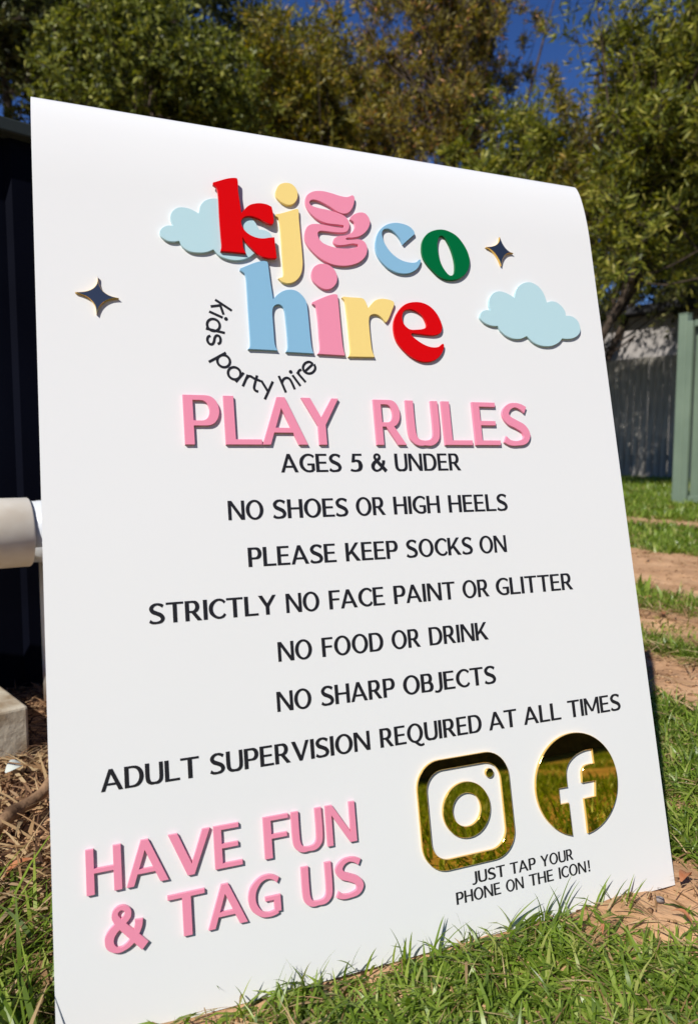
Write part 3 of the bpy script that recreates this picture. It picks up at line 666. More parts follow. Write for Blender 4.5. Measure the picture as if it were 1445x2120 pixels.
logo('raised_dot', ZB, [(95, 825), (115, 770), (165, 745), (225, 752), (275, 790), (298, 850), (290, 900), (250, 940), (200, 945), (150, 920), (110, 880)], pink, label='pink dot of the i')
logo('raised_letter', ZB, [(907, 512, c), (902, 490), (870, 455), (820, 432), (750, 422), (680, 440), (625, 490), (600, 570), (605, 650), (640, 720), (700, 780), (780, 818), (860, 820), (920, 790), (950, 745), (955, 712, c), (940, 712, c), (918, 732), (870, 735), (800, 715), (730, 665), (680, 600), (655, 540), (650, 500), (665, 475), (700, 470), (740, 490), (790, 545), (815, 592, c)], blue, label='sky blue raised letter c')
logo('raised_letter', ZB, [(962, 640), (970, 560), (1010, 505), (1080, 477), (1150, 480), (1230, 520), (1290, 590), (1330, 670), (1338, 750), (1310, 820), (1250, 865), (1170, 872), (1100, 845), (1030, 780), (980, 710)], green,
     holes=[[(1105, 527), (1135, 532), (1170, 580), (1200, 650), (1220, 730), (1222, 800), (1208, 832), (1180, 835), (1140, 790), (1110, 730), (1090, 650), (1087, 580)]], label='dark green raised letter o')
logo('raised_letter', ZH, [(105, 155, c), (200, 115), (300, 78), (380, 62), (430, 62), (450, 80), (465, 180), (480, 300), (500, 430), (517, 540, c), (560, 490), (640, 435), (720, 418), (800, 430), (870, 480), (930, 570), (950, 700), (965, 850), (985, 1050), (1000, 1150), (1022, 1215, c), (840, 1205), (675, 1195, c), (695, 1160), (700, 1110), (690, 950), (675, 800), (662, 690), (640, 635), (600, 605), (560, 605), (525, 630), (508, 690), (515, 820), (525, 950), (535, 1080), (552, 1140), (575, 1178, c), (400, 1168), (205, 1160, c), (228, 1130), (232, 1070), (222, 900), (205, 650), (190, 400), (178, 260), (160, 215), (105, 175, c)], blue, label='sky blue raised letter h')
logo('raised_letter', ZH, [(1005, 575, c), (1100, 532), (1200, 492), (1270, 475), (1310, 478), (1320, 495), (1332, 600), (1350, 800), (1370, 1000), (1385, 1130), (1412, 1240, c), (1240, 1230), (1070, 1220, c), (1095, 1185), (1100, 1120), (1090, 1000), (1075, 800), (1060, 680), (1045, 620), (1005, 595, c)], pink, label='pink raised letter i')
logo('raised_letter', ZD, [(105, 148, c), (125, 137, c), (200, 145), (310, 152), (355, 160), (385, 195), (417, 278, c), (450, 235), (500, 185), (570, 163), (650, 170), (710, 190), (728, 215), (725, 250), (705, 300), (665, 400), (640, 440), (628, 443), (590, 400), (540, 360), (485, 348), (440, 370), (428, 430), (435, 540), (450, 680), (465, 780), (495, 862, c), (330, 860), (180, 857, c), (200, 825), (205, 770), (195, 650), (175, 450), (155, 280), (140, 195)], yellow, label='yellow raised letter r')
logo('raised_letter', ZD, [(722, 460), (745, 370), (800, 280), (870, 225), (960, 203), (1060, 210), (1150, 250), (1230, 330), (1285, 430), (1302, 510), (1285, 570), (1240, 595), (1180, 602), (1060, 590), (942, 576, c), (932, 598, c), (980, 640), (1050, 690), (1130, 730), (1200, 745), (1260, 738), (1300, 706), (1318, 704), (1325, 725), (1318, 770), (1290, 830), (1230, 890), (1150, 918), (1060, 915), (960, 875), (860, 800), (770, 690), (730, 580)], red,
     holes=[[(825, 380), (840, 322), (880, 295), (940, 293), (1010, 322), (1070, 375), (1110, 450), (1112, 500), (1070, 525), (1000, 533), (920, 530), (865, 490), (835, 440)]], label='red raised letter e')
gold = mat('gold_mirror', (0.66, 0.52, 0.10), 0.015, 0.5, metal=1.0)
amber = mat('amber_edge', (0.85, 0.55, 0.15), 0.10, 0.6, metal=0.75)
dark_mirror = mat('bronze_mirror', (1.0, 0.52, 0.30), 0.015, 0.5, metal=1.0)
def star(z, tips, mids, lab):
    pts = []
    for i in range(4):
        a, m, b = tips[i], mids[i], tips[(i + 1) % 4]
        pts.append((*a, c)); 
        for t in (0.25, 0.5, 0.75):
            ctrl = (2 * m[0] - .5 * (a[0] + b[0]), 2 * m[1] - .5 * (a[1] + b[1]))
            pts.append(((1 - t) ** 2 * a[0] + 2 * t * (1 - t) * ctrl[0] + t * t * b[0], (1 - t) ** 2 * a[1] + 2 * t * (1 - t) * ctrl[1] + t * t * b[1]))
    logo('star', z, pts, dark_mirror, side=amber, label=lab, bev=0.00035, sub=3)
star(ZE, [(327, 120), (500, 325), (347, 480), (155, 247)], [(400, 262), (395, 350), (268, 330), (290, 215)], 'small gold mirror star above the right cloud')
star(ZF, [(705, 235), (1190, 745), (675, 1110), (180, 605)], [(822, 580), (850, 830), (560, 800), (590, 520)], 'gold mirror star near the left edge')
# camera icon
def rrect(cx, cy, hx, hy, r, n=10):
    o = []
    for sx, sy, a0 in ((1, -1, -90), (1, 1, 0), (-1, 1, 90), (-1, -1, 180)):
        for k in range(n + 1):
            t = math.radians(a0 + 90 * k / n); o.append((cx + sx * (hx - r) + r * math.cos(t), cy + sy * (hy - r) + r * math.sin(t)))
    return o
uL = bz(ZI, 146, 900, D3)[0]; uR = bz(ZI, 1222, 900, D3)[0]; vT = bz(ZI, 650, 362, D3)[1]; vB = bz(ZI, 650, 1645, D3)[1]
icx, icy = (uL + uR) / 2, (vT + vB) / 2; hx, hy = (uR - uL) / 2, (vB - vT) / 2
wd = 0.0095
print('icon half', hx, hy)
solid('icon_frame', [rrect(icx, icy, hx, hy, hx * .5)], [rrect(icx, icy, hx - wd, hy - wd, hx * .5 - wd * .75)], H0, D3, gold, amber, label='gold mirror camera outline', bev=0.0004)
lc = [bz(ZI, 427, 1000, D3), bz(ZI, 975, 950, D3), bz(ZI, 710, 655, D3), bz(ZI, 690, 1310, D3)]
lx, ly = (lc[0][0] + lc[1][0]) / 2, (lc[2][1] + lc[3][1]) / 2; lr = ((lc[1][0] - lc[0][0]) + (lc[3][1] - lc[2][1])) / 4
solid('icon_ring', [ell(lx, ly, lr, lr, 64)], [ell(lx, ly, lr * .6, lr * .6, 56)], H0, D3, gold, amber, label='gold mirror lens ring', bev=0.0004)
dc = bz(ZI, 964, 556, D3); solid('icon_dot', [ell(dc[0], dc[1], .0042, .0042, 24)], [], H0, D3, gold, amber, label='small gold mirror dot', bev=0.0003)
# round icon with an f cut out
fc = [bz(ZG, 172, 850, D3), bz(ZG, 1252, 770, D3), bz(ZG, 720, 168, D3), bz(ZG, 650, 1528, D3)]
fx_, fy_ = (fc[0][0] + fc[1][0]) / 2, (fc[2][1] + fc[3][1]) / 2; fr = ((fc[1][0] - fc[0][0]) + (fc[3][1] - fc[2][1])) / 4
fhole = [(915, 383, c), (850, 392), (770, 420), (690, 470), (620, 550), (585, 640), (583, 740), (597, 875, c), (483, 895, c), (503, 1105, c), (615, 1082, c), (640, 1290), (672, 1560, c), (870, 1520, c), (840, 1250), (812, 1030, c), (962, 995, c), (960, 790, c), (787, 822, c), (782, 740), (782, 670), (812, 608), (870, 580), (942, 568, c)]
solid('icon_disc', [ell(fx_, fy_, fr, fr, 80)], [trace(ZG, fhole, D3, 5)], H0, D3, gold, amber, label='gold mirror disc with a cut-out letter', bev=0.0004)

# ================================================================== LEFT: dark shed, pipe, block
AP3 = np.array([AXP[0], AXP[1], 0]); AQ3 = np.array([AXQ[0], AXQ[1], 0]); UZ = np.array([0, 0, 1.0])
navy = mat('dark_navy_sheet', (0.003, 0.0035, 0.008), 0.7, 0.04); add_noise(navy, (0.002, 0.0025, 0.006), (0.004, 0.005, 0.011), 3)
fas = mat('grey_green_fascia', (0.028, 0.036, 0.034), 0.6, 0.2)
sh0 = gnd(0, 1432)          # a point on the wall's foot, wall runs along AP3
def on_wall(px, py):
    d = ray(px, py); nn = np.array([AP3[1], -AP3[0], 0]); s = ((sh0 - CAM) @ nn) / (d @ nn); return CAM + s * d
shed = thing('garden_shed', 'dark navy metal garden shed with a grey fascia, behind the sign at left', 'shed', tuple(sh0))
zt = on_wall(0, 284)[2]; zt2 = on_wall(0, 255)[2]; NW = np.array([AP3[1], -AP3[0], 0]); axw = np.array([AP3, -NW, UZ])
xa, xb = -1.5, 0.45
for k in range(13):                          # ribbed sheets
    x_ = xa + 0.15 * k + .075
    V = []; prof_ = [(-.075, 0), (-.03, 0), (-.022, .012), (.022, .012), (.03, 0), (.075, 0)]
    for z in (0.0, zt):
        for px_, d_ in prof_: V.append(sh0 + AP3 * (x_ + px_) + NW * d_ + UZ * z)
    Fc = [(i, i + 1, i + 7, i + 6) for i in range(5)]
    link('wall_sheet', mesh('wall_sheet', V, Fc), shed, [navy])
cx_ = (xa + xb) / 2
box('fascia', sh0 + AP3 * cx_ + NW * .02 + UZ * (zt + zt2) / 2, (xb - xa + .06, .03, zt2 - zt), fas, shed, axw, .003)
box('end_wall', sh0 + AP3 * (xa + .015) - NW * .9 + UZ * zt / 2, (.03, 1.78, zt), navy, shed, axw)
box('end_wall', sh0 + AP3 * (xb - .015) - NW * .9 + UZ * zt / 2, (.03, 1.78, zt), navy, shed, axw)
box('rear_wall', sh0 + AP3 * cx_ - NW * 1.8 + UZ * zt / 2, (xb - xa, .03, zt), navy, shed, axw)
box('roof', sh0 + AP3 * cx_ - NW * .9 + UZ * (zt2 - .015), (xb - xa, 1.83, .02), fas, shed, axw)
# plumbing
pvc_old = mat('weathered_pvc', (0.62, 0.56, 0.45), 0.5, 0.35); add_noise(pvc_old, (0.66, 0.58, 0.46), (0.86, 0.82, 0.72), 14, 8, .3, .7)
pvc = mat('grey_white_pvc', (0.47, 0.50, 0.53), 0.3, 0.4); add_noise(pvc, (0.45, 0.49, 0.52), (0.68, 0.71, 0.74), 9, 6, .3, .7)
DP = 1.17                                     # distance of the pipe's axis
def at_depth(px, py, dep):
    d = ray(px, py); fwd = W[:, 2]; return CAM + d * dep / (d @ fwd)
pa = at_depth(-120, 1106, 1.12); pb = at_depth(86, 1100, 1.20); dirp = (pb - pa); dirp[2] *= 0.3; dirp /= np.linalg.norm(dirp)
pipe = thing('drain_pipe', 'pale plastic drain pipe with a beige collar, beside the left edge of the sign', 'pipe', tuple(pb))
R1 = 0.0505
def ring_tube(pts, rad, n=36):
    V, Fc = tube(pts, rad, n, True); return mesh('t', V, Fc, True)
def mk(name, pts, rad, m, label=None):
    o = link(name, ring_tube(pts, rad), pipe, [m]); o.name = name; o.data.name = name
    if label: o['label'] = label
    try: o.data.shade_smooth_by_angle = None
    except Exception: pass
    for p in o.data.polygons:
        if len(p.vertices) > 4: p.use_smooth = False
    return o
pe = pb + dirp * 0.055
pc = at_depth(61, 1100, 1.19); pc = pb - dirp * np.linalg.norm(pb - pc)
mk('collar', [pb - dirp * 0.6, pc - dirp * .002, pc], [R1 + .006, R1 + .006, R1 + .0045], pvc_old, 'weathered beige collar')
mk('pipe', [pc - dirp * .02, pb - dirp * .006, pb - dirp * .0055, pb + dirp * .03], [R1, R1, R1 + .0008, R1 + .0008], pvc)
# elbow and drop, mostly behind the sheet
el = [pb + dirp * .03]
for k in range(1, 8):
    t = k / 7 * math.pi / 2; el.append(pb + dirp * (.03 + .06 * math.sin(t)) - UZ * .06 * (1 - math.cos(t)))
mk('elbow', el, [R1 + .004] * len(el), pvc_old)
dx = el[-1]; mk('down_pipe', [dx + UZ * .01, np.array([dx[0], dx[1], 0.02])], [R1, R1], pvc_old)
# slim conduit visible just left of the sheet below the pipe
cq = at_depth(92, 1170, 1.27); cq2 = at_depth(103, 1460, 1.27)
mk('conduit', [np.array([cq[0], cq[1], cq[2] + .02]), np.array([cq[0], cq[1], 0.0])], [.0085, .0085], pvc_old)
# concrete block
conc = mat('old_concrete', (0.42, 0.40, 0.35), 0.9, 0.2); add_noise(conc, (0.28, 0.215, 0.14), (0.50, 0.45, 0.35), 22, 10, .35, .6, .6, 90, bdist=.003)
bk = gnd(63, 1558)[:2]; hb = 0.066
bc = np.array([bk[0], bk[1], hb / 2]) - AP3 * .15 - NW * .11
box_o = box('concrete_block', bc, (.30, .22, hb + .01), conc, None, axw, .004)
tag(box_o, 'low weathered concrete block with a sunlit top, on the dirt at the left', 'block')
# stick and leaves on the dirt
tbark = mat('trunk_bark', (0.06, 0.045, 0.035), 0.9, 0.1); add_noise(tbark, (0.035, 0.025, 0.02), (0.10, 0.075, 0.055), 12, 8, .35, .65, .6, 60)
bark = mat('bark', (0.22, 0.13, 0.07), 0.9, 0.15); add_noise(bark, (0.12, 0.07, 0.04), (0.34, 0.21, 0.12), 30, 8, .35, .65, .8, 120, vec=(1, 1, 1), bdist=.003)
s0 = gnd(-30, 1735, .012); s1 = gnd(100, 1625, .02)
pts = [s0 + (s1 - s0) * t + np.array([0, 0, .004 * math.sin(t * 7)]) + np.array([.004 * math.sin(t * 9), 0, 0]) for t in np.linspace(0, 1.15, 9)]
V, Fc = tube(pts, [.0075, .0085, .0078, .0095, .0082, .0075, .007, .0065, .006], 10)
tag(link('stick', mesh('stick', V, Fc, True), None, [bark]), 'thick brown stick lying on the dirt by the left edge of the sign', 'stick')
def leaf_obj(name, p, L, wd_, yaw, tilt, m, lab, grp=None, rise=.006):
    V, Fc = [], []; n = 7
    for i in range(n):
        t = i / (n - 1); w = wd_ * math.sin(math.pi * min(1, t * .94 + .03)) ** .8 / 2
        for j, s_ in enumerate((-1, -.5, 0, .5, 1)):
            V.append((L * (t - .5), s_ * w, rise * math.sin(t * 3) + abs(s_) * w * .35))
    for i in range(n - 1):
        for j in range(4): a0 = i * 5 + j; Fc.append((a0, a0 + 1, a0 + 6, a0 + 5))
    me = mesh(name, V, Fc, True); o = link(name, me, None, [m]); o.location = p; o.rotation_euler = (tilt, random.uniform(-.3, .3), yaw)
    return tag(o, lab, 'leaf', grp)
pale = mat('pale_leaf', (0.50, 0.54, 0.50), 0.6, 0.3); tan = mat('tan_leaf', (0.42, 0.22, 0.12), 0.75, 0.2); add_noise(tan, (.34, .12, .05), (.50, .24, .12), 60)
leaf_obj('fallen_leaf', gnd(30, 1592, .012), .024, .019, .5, .35, pale, 'pale grey-green round leaf at the foot of the concrete block')
for px_, py_, L_, yaw, lab in [(1418, 1820, .032, .5, 'reddish brown leaf on bare soil beside the right foot of the sign'), (1245, 1925, .009, 1, 'small tan leaf scrap in the grass below the sign'),
                               (1410, 1900, .02, 2, 'thin tan leaf standing in the grass at the right'), (40, 1800, .035, .3, 'long dry leaf under the green blades at the left'),
                               (1345, 1240, .045, 0, 'dry leaf on the strip of grass beside the far dirt path'), (1372, 1272, .045, .8, 'orange dry leaf at the edge of the far dirt path')]:
    leaf_obj('fallen_leaf', gnd(px_, py_, .006), L_, L_ * .35, yaw, random.uniform(-.25, .25), tan, lab)

import bmesh as _bm
def stone(px_, py_, r, m, lab):
    b_ = _bm.new(); _bm.ops.create_icosphere(b_, subdivisions=3, radius=r)
    p = gnd(px_, py_, r * .3)
    for v in b_.verts: v.co = Vector((v.co.x * 1.2, v.co.y, v.co.z * .6)) * (1 + .35 * (float(vnoise(v.co.x, v.co.y + v.co.z, .6 / r, 3)) - .5)) + Vector(p)
    me = bpy.data.meshes.new('stone'); b_.to_mesh(me); b_.free(); tag(link('stone', me, None, [m]), lab, 'stone')
stm = mat('grey_stone', (0.2, 0.17, 0.16), 0.9, 0.2); add_noise(stm, (.12, .10, .10), (.3, .26, .24), 200)
stone(1364, 1862, .0042, stm, 'small dark grey stone on the bare soil by the right foot of the sign')
# ================================================================== RIGHT: green gate-fence, paling fence, neighbour's wall
gmat = mat('green_paint', (0.165, 0.22, 0.155), 0.5, 0.25); add_noise(gmat, (0.145, 0.195, 0.14), (0.175, 0.23, 0.165), 4)
ga = gnd(1395, 1042); GA = math.radians(-14); GD = np.array([-math.sin(GA), -math.cos(GA), 0]); GN = np.array([GD[1], -GD[0], 0])
if GN[0] > 0: GN = -GN
axg = np.array([GD, GN, UZ]); GH = 1.47
gf = thing('green_fence', 'sage green steel fence panel with ribbed infill, at the right edge', 'fence', tuple(ga))
gp = ga.copy()
box('post', gp + GD * .03 + UZ * (GH / 2 + .01), (.075, .075, GH + .02), gmat, gf, axg, .008)
box('post_cap', gp + GD * .03 + UZ * (GH + .025), (.08, .08, .012), gmat, gf, axg, .006)
box('stile', gp + GD * .088 + GN * .012 + UZ * (GH / 2 - .02), (.05, .04, GH - .03), gmat, gf, axg, .006)
LEN = 2.3
box('rail', gp + GD * (.13 + LEN / 2) + GN * .012 + UZ * (GH - .06), (LEN, .05, .05), gmat, gf, axg, .004)
box('rail', gp + GD * (.13 + LEN / 2) + GN * .012 + UZ * .045, (LEN, .05, .05), gmat, gf, axg, .004)
for k in range(16):
    x_ = .115 + k * .14; V = []; pr = [(0, 0), (.05, 0), (.06, .02), (.075, .02), (.085, 0), (.14, 0)]
    for z in (.05, GH - .08):
        for px_, d_ in pr: V.append(gp + GD * (x_ + px_) + GN * (d_ - .02) + UZ * z)
    link('infill_sheet', mesh('infill_sheet', V, [(i, i + 1, i + 7, i + 6) for i in range(5)]), gf, [gmat])
box('post', gp + GD * (LEN + .2) + UZ * (GH / 2 + .01), (.075, .075, GH + .02), gmat, gf, axg, .008)

grey = mat('grey_paling', (0.34, 0.32, 0.28), 0.85, 0.2); add_noise(grey, (0.20, 0.185, 0.16), (0.36, 0.34, 0.30), 3, 8, .3, .7, vec=(6, 6, .6))
fb = gnd(1340, 990); FH = 1.75
pf = thing('paling_fence', 'weathered grey paling fence in dappled shade, behind the lawn at the right', 'fence', tuple(fb))
NP = np.array([-AP3[0], -AP3[1], 0])
pal0 = box_data(np.zeros(3), .098, .018, FH, ax=np.array([AQ3, NP, UZ]), bev=.003); pal0.name = 'paling'; pal0.materials.append(grey)
for k in range(190):
    s_ = -16.1 + k * .106
    o = bpy.data.objects.new('paling', pal0); COL.objects.link(o); o.parent = pf; o.matrix_parent_inverse = Matrix.Translation(-pf.location)
    o.location = Vector(fb + AQ3 * s_ + UZ * (FH / 2 + random.uniform(-.008, .008)) + NP * random.uniform(-.004, .004)); o.rotation_euler = (0, random.uniform(-.004, .004), random.uniform(-.04, .04))
for z in (.3, 1.4): box('fence_rail', fb + AQ3 * (-16.1 + 10.1) - NP * .05 + UZ * z, (20.2, .05, .08), grey, pf, np.array([AQ3, NP, UZ]))
rc = fb - AQ3 * 16.2; bf = thing('paling_fence', 'grey paling fence closing the far end of the yard, behind the sign and the trees', 'fence', tuple(rc))
for k in range(100):
    o = bpy.data.objects.new('paling', pal1) if k else None
    if o is None:
        pal1 = box_data(np.zeros(3), .19, .018, FH, ax=np.array([AP3, AQ3, UZ])); pal1.name = 'wide_paling'; pal1.materials.append(grey); o = bpy.data.objects.new('paling', pal1)
    COL.objects.link(o); o.parent = bf; o.matrix_parent_inverse = Matrix.Translation(-bf.location)
    o.location = Vector(rc - AP3 * (.1 + k * .2) + UZ * (FH / 2 + random.uniform(-.01, .01)))
for z in (.3, 1.4): box('fence_rail', rc - AP3 * 10 - AQ3 * .05 + UZ * z, (20, .05, .08), grey, bf, np.array([AP3, AQ3, UZ]))
# neighbour's wall beyond
wallm = mat('pale_render', (0.6, 0.57, 0.54), 0.9, 0.2); add_noise(wallm, (0.34, 0.32, 0.30), (0.43, 0.40, 0.38), 2)
dk = mat('dark_roof', (0.04, 0.04, 0.045), 0.7, 0.3)
nb = fb + AP3 * 1.9
ho_ = thing('neighbour_house', 'low pale rendered wall with dark roof, above the paling fence', 'house', tuple(nb))
axn = np.array([AQ3, NP, UZ])
box('wall', nb - AQ3 * 1.5 + AP3 * 1.5 + UZ * 1.35, (9, 3, 2.7), wallm, ho_, axn, .01)
box('roof', nb - AQ3 * 1.5 + AP3 * 1.5 + UZ * 2.78, (9.5, 3.5, .14), dk, ho_, axn, .02)

# ================================================================== TREES
def make_tree(base_xy, H, crown_c, crown_r, nclump, leaves, leaf, clump_r, m, lab, zmin=1.6, droop=0.0, upright=0.3, holes=0.35, trunk_r=.09, limbs=9, boxy=0.0, shoots=0, per=9):
    bx, by = base_xy; t = thing('tree', lab, 'tree', (bx, by, 0), 'trees beyond the lawn')
    R_ = random.Random(int(bx * 100 + by * 7)); cc = np.array(crown_c, float)
    # trunk
    tp = [np.array([bx, by, -.05])]; top = np.array([cc[0], cc[1], min(cc[2] + crown_r[2] * .5, H)])
    for k in range(1, 8):
        f_ = k / 7; tp.append(np.array([bx, by, 0]) * (1 - f_) + top * f_ + np.array([R_.gauss(0, .05), R_.gauss(0, .05), 0]))
    V, Fc = tube(tp, [trunk_r * (1 - .75 * k / 7) for k in range(8)], 9)
    link('trunk', mesh('trunk', V, Fc, True), t, [tbark])
    # clumps
    cl = []; tries = 0; csz = []; BV, BF, o_ = [], [], 0
    for i in range(shoots):
        # a rising shoot: leaf clumps sit along it and thin out towards the tip
        a_s = R_.uniform(0, 6.283); rr = R_.random() ** .5
        tip = cc + np.array([math.cos(a_s) * crown_r[0] * rr, math.sin(a_s) * crown_r[1] * rr, crown_r[2] * (R_.uniform(-.15, 1.0) if rr < .8 else R_.uniform(-.5, .7))])
        f7 = R_.uniform(2.0, 6.0); st = tp[int(f7)] + (tp[int(f7) + 1] - tp[int(f7)]) * (f7 % 1); k1 = cc + (tip - cc) * .6; ms = np.array([st[0] * .45 + tip[0] * .55, st[1] * .45 + tip[1] * .55, st[2] * .6 + tip[2] * .4])
        if tip[2] < st[2] + .3: st = np.array([st[0], st[1], tip[2] - .5])
        pth = []
        for q in range(9):
            t_ = q / 8; pth.append((1 - t_) ** 2 * st + 2 * t_ * (1 - t_) * ms + t_ * t_ * tip + np.array([R_.gauss(0, .03), R_.gauss(0, .03), 0]))
        r0 = .013 * R_.uniform(.7, 1.3); V, Fc = tube(pth, [r0 * (1 - .85 * q / 8) for q in range(9)], 5)
        BV += V; BF += [tuple(q + o_ for q in f) for f in Fc]; o_ += len(V)
        for q in range(per):
            t_ = .22 + .78 * (q + R_.random()) / per; f8 = min(t_, .999) * 8; i8 = int(f8); p = pth[i8] + (pth[i8 + 1] - pth[i8]) * (f8 - i8)
            p = p + np.array([R_.gauss(0, .10), R_.gauss(0, .10), R_.gauss(0, .06)])
            if p[2] < zmin: continue
            cl.append(p); csz.append(1.25 - .75 * t_)
    n_sh = len(cl); nclump += n_sh if nclump else 0
    while len(cl) < nclump and tries < nclump * 60:
        tries += 1
        d = np.array([R_.gauss(0, 1) for _ in range(3)]); d /= np.linalg.norm(d); r = R_.random() ** .45
        if boxy: d = d * (1 - boxy) + boxy * d / np.abs(d).max()
        p = cc + d * r * np.array(crown_r)
        if p[2] < zmin: continue
        if vnoise(p[0] + p[2] * .7, p[1] - p[2] * .5, .9, 11) < holes: continue
        cl.append(p)
    # limbs: one per few clumps
    for i, p in enumerate(cl[n_sh:]):
        if i < limbs * 3:
            f_ = .42 + .5 * R_.random(); st = tp[int(f_ * 7)]
            mid = (st + p) / 2 + np.array([R_.gauss(0, .12), R_.gauss(0, .12), -.12 + R_.gauss(0, .08)])
            r0 = (.030 if i < limbs else .012) * R_.uniform(.7, 1.2)
            V, Fc = tube([st, (st + mid) / 2 + np.array([R_.gauss(0, .05)] * 3), mid, (mid + p) / 2, p], [r0, r0 * .8, r0 * .6, r0 * .45, r0 * .2], 5)
            BV += V; BF += [tuple(q + o_ for q in f) for f in Fc]; o_ += len(V)
    if BV: tag(link('limbs', mesh('limbs', BV, BF, True), t, [tbark]), kind='stuff')
    # leaves
    cl = np.array(cl); n = len(cl) * leaves
    C_ = np.repeat(cl, leaves, 0); sz = rng.uniform(.6, 1.35, len(cl)); sz[:n_sh] = np.array(csz) * rng.uniform(.75, 1.2, n_sh) if n_sh else sz[:0]
    cs = np.repeat(sz, leaves)
    # twigs: each clump has ~8 twigs, leaves ride on them
    tw = 8; tdir = rng.normal(0, 1, (len(cl), tw, 3)); tdir[:, :, 2] += upright * 2 - droop * 2
    tdir /= np.linalg.norm(tdir, axis=2)[:, :, None]
    which = rng.integers(0, tw, n); ci = np.repeat(np.arange(len(cl)), leaves)
    dd = tdir[ci, which]; s = rng.random(n) ** .7
    P = C_ + dd * (s * clump_r * cs * 1.5)[:, None] + rng.normal(0, .10 * clump_r, (n, 3))
    ld = dd * .8 + rng.normal(0, .75, (n, 3)); ld[:, 2] -= droop; ld /= np.linalg.norm(ld, axis=1)[:, None]
    sd_ = np.cross(ld, rng.normal(0, 1, (n, 3))); sd_ /= np.linalg.norm(sd_, axis=1)[:, None] + 1e-9
    nn = np.cross(ld, sd_)
    L = leaf[0] * rng.uniform(.6, 1.25, n); Wd = leaf[1] * rng.uniform(.7, 1.2, n)
    a = P; b = P + ld * (L * .45)[:, None] + sd_ * (Wd / 2)[:, None] + nn * (L * .05)[:, None]
    c2 = P + ld * L[:, None] - nn * (L * .08)[:, None]; d2 = P + ld * (L * .45)[:, None] - sd_ * (Wd / 2)[:, None] + nn * (L * .05)[:, None]
    V = np.stack([a, b, c2, d2], 1).reshape(-1, 3); Qd = np.arange(n * 4).reshape(-1, 4)
    link('crown', np_mesh('crown', V, Qd), t, [m])
    # twig sticks
    k = len(cl) * tw; A = np.repeat(cl, tw, 0); B = A + (tdir * (clump_r * 1.35 * rng.uniform(.6, 1.35, (len(cl), 1, 1)))).reshape(-1, 3)
    sx_ = np.cross(B - A, rng.normal(0, 1, (k, 3))); sx_ /= np.linalg.norm(sx_, axis=1)[:, None] + 1e-9; r_t = .004
    s2 = np.cross((B - A) / (np.linalg.norm(B - A, axis=1)[:, None] + 1e-9), sx_)
    V = np.stack([A + sx_ * r_t, A - sx_ * r_t * .5 + s2 * r_t, A - sx_ * r_t * .5 - s2 * r_t, B], 1).reshape(-1, 3)
    T3 = np.array([[0, 1, 3], [1, 2, 3], [2, 0, 3]]); Qd = (np.arange(k)[:, None, None] * 4 + T3[None]).reshape(-1, 3)
    tag(link('twigs', np_mesh('twigs', V, Qd), t, [tbark]), kind='stuff')
    return t
def polar(azd, dist): return (CAM[0] + dist * math.sin(math.radians(azd)), CAM[1] + dist * math.cos(math.radians(azd)))
def el(y, dist): return CAM[2] + dist * (935 - y) / F
def tr(px, dist, ytop, ybot, wpx, depth, *a, trunk_px=None, **k):
    az = 20.8 + math.degrees(math.atan((px - 722.5) / F)); bx, by = polar(az, dist); dz = dist * math.cos(math.radians(az - 20.8))
    zt_, zb_ = el(ytop, dz), el(ybot, dz); rw = dz * wpx / F / 2
    cxy = (bx, by)
    if trunk_px: bx, by = polar(20.8 + math.degrees(math.atan((trunk_px - 722.5) / F)), dist)
    return make_tree((bx, by), zt_, (*cxy, (zt_ + zb_) / 2), (rw, depth, (zt_ - zb_) / 2), *a, zmin=max(zb_, .8), **k)
dkgreen = leaf_mat('dark_green_leaf', [(0, (0.012, 0.014, 0.006)), (.4, (0.032, 0.038, 0.010)), (.8, (0.066, 0.070, 0.018)), (1, (0.12, 0.11, 0.035))], .45, .25, .25)
midgreen = leaf_mat('mid_green_leaf', [(0, (0.016, 0.020, 0.007)), (.4, (0.06, 0.070, 0.012)), (.8, (0.125, 0.135, 0.022)), (1, (0.20, 0.19, 0.045))], .45, .3, .25)
olive = leaf_mat('olive_leaf', [(0, (0.03, 0.03, 0.008)), (.4, (0.09, 0.085, 0.012)), (.8, (0.17, 0.15, 0.02)), (1, (0.26, 0.17, 0.04))], .45, .35, .4)
rust = leaf_mat('rust_leaf', [(0, (0.03, 0.024, 0.010)), (.3, (0.075, 0.062, 0.014)), (.6, (0.14, 0.12, 0.018)), (.86, (0.21, 0.17, 0.028)), (.96, (0.28, 0.15, 0.05)), (1, (0.38, 0.17, 0.08))], .5, .35, .35)
willow = leaf_mat('willow_leaf', [(0, (0.022, 0.028, 0.008)), (.35, (0.07, 0.082, 0.012)), (.75, (0.155, 0.16, 0.022)), (1, (0.25, 0.22, 0.05))], .45, .35, .25)
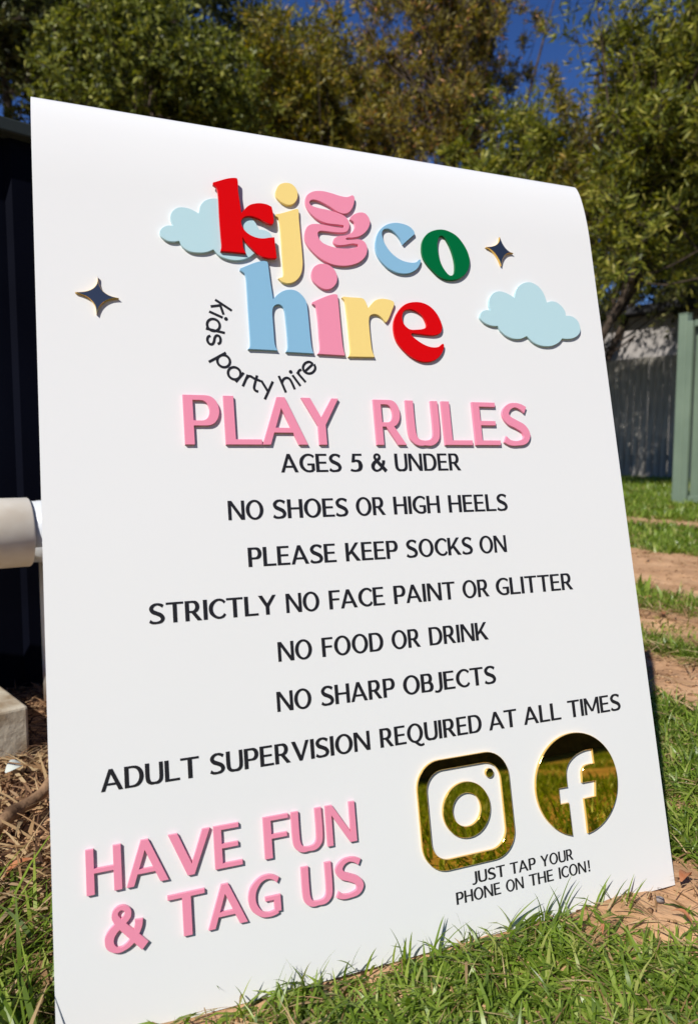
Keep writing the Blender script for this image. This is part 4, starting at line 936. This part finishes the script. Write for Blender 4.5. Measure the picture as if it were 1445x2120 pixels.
# px, dist, ytop, ybot, wpx, depth, nclump, leaves, (leaf L, W), clump_r, material, label
LM = 1.9
for m_ in (dkgreen, midgreen, olive, rust, willow):
    for e in next(n_ for n_ in m_.node_tree.nodes if n_.type == 'VALTORGB').color_ramp.elements: e.color = (*[min(.9, v * LM) for v in e.color[:3]], 1)
tr(40, 11, -200, 330, 560, 1.5, 330, 130, (.095, .042), .24, dkgreen, 'dark evergreen tree at the far left, over the shed', holes=.28)
tr(330, 9.5, 70, 430, 420, 1.1, 200, 170, (.085, .040), .21, midgreen, 'bushy mid green tree above the left part of the sign', holes=.28)
tr(350, 13, -260, 500, 420, 1.6, 230, 120, (.12, .048), .30, dkgreen, 'tall dark tree behind the bushy mid green one', holes=.32)
tr(650, 10.5, 90, 430, 340, .9, 60, 110, (.11, .028), .22, olive, 'yellow-green shrubby tree over the middle of the sign', holes=.28, upright=.5, shoots=22, per=8)
tr(570, 15, 60, 560, 440, 1.5, 220, 120, (.13, .046), .34, midgreen, 'rounded green tree far behind, left of the open sky', holes=.30)
tr(925, 10.5, -220, 540, 540, 1.1, 30, 80, (.095, .022), .19, rust, 'sparse rusty brown tree with sky showing through, over the sign', holes=.40, upright=1.3, shoots=46, per=9)
tr(770, 12.5, 20, 560, 440, 1.2, 50, 85, (.11, .027), .23, rust, 'brownish tree behind the sparse rusty one', holes=.38, upright=1.0, shoots=24, per=8)
tr(1070, 9.5, 255, 660, 300, .8, 90, 110, (.12, .026), .20, willow, 'short yellow-green tree behind the right shoulder of the sign', holes=.28, upright=.2, shoots=12, per=7)
tr(1445, 8.0, -200, 660, 430, 1.1, 90, 85, (.12, .023), .20, willow, 'yellow-green tree with narrow leaves right of the sign', holes=.36, upright=.4, droop=.1, trunk_r=.055, trunk_px=1150, boxy=.75, shoots=34, per=9)
tr(1250, 9.0, 130, 640, 250, .8, 16, 55, (.12, .026), .19, olive, 'slender yellow-green tree close beside the narrow-leaved one', holes=.36, upright=.8, trunk_r=.045, trunk_px=1150, shoots=9, per=8)
tr(1520, 10.5, -60, 600, 400, 1.3, 150, 110, (.12, .034), .26, midgreen, 'green tree at the far right edge', holes=.30, shoots=14, per=8)
tr(1390, 13.8, 330, 690, 560, .9, 260, 130, (.12, .040), .24, dkgreen, 'low dark tree behind the narrow-leaved one', holes=.30, trunk_px=1150, boxy=.8)
# the house across the yard, mirrored in the gold icons
brick = mat('brown_brick', (0.20, 0.10, 0.06), 0.85, 0.2); add_noise(brick, (0.15, 0.075, 0.045), (0.27, 0.15, 0.09), 8)
hb_ = thing('brick_house', 'brown brick house across the yard, mirrored in the round gold icon', 'house', (2.5, -8.0, 0))
box('wall', (2.5, -9.5, 1.3), (13, 3, 2.6), brick, hb_)
box('roof', (2.5, -9.4, 2.75), (14, 4.2, .3), dk, hb_)
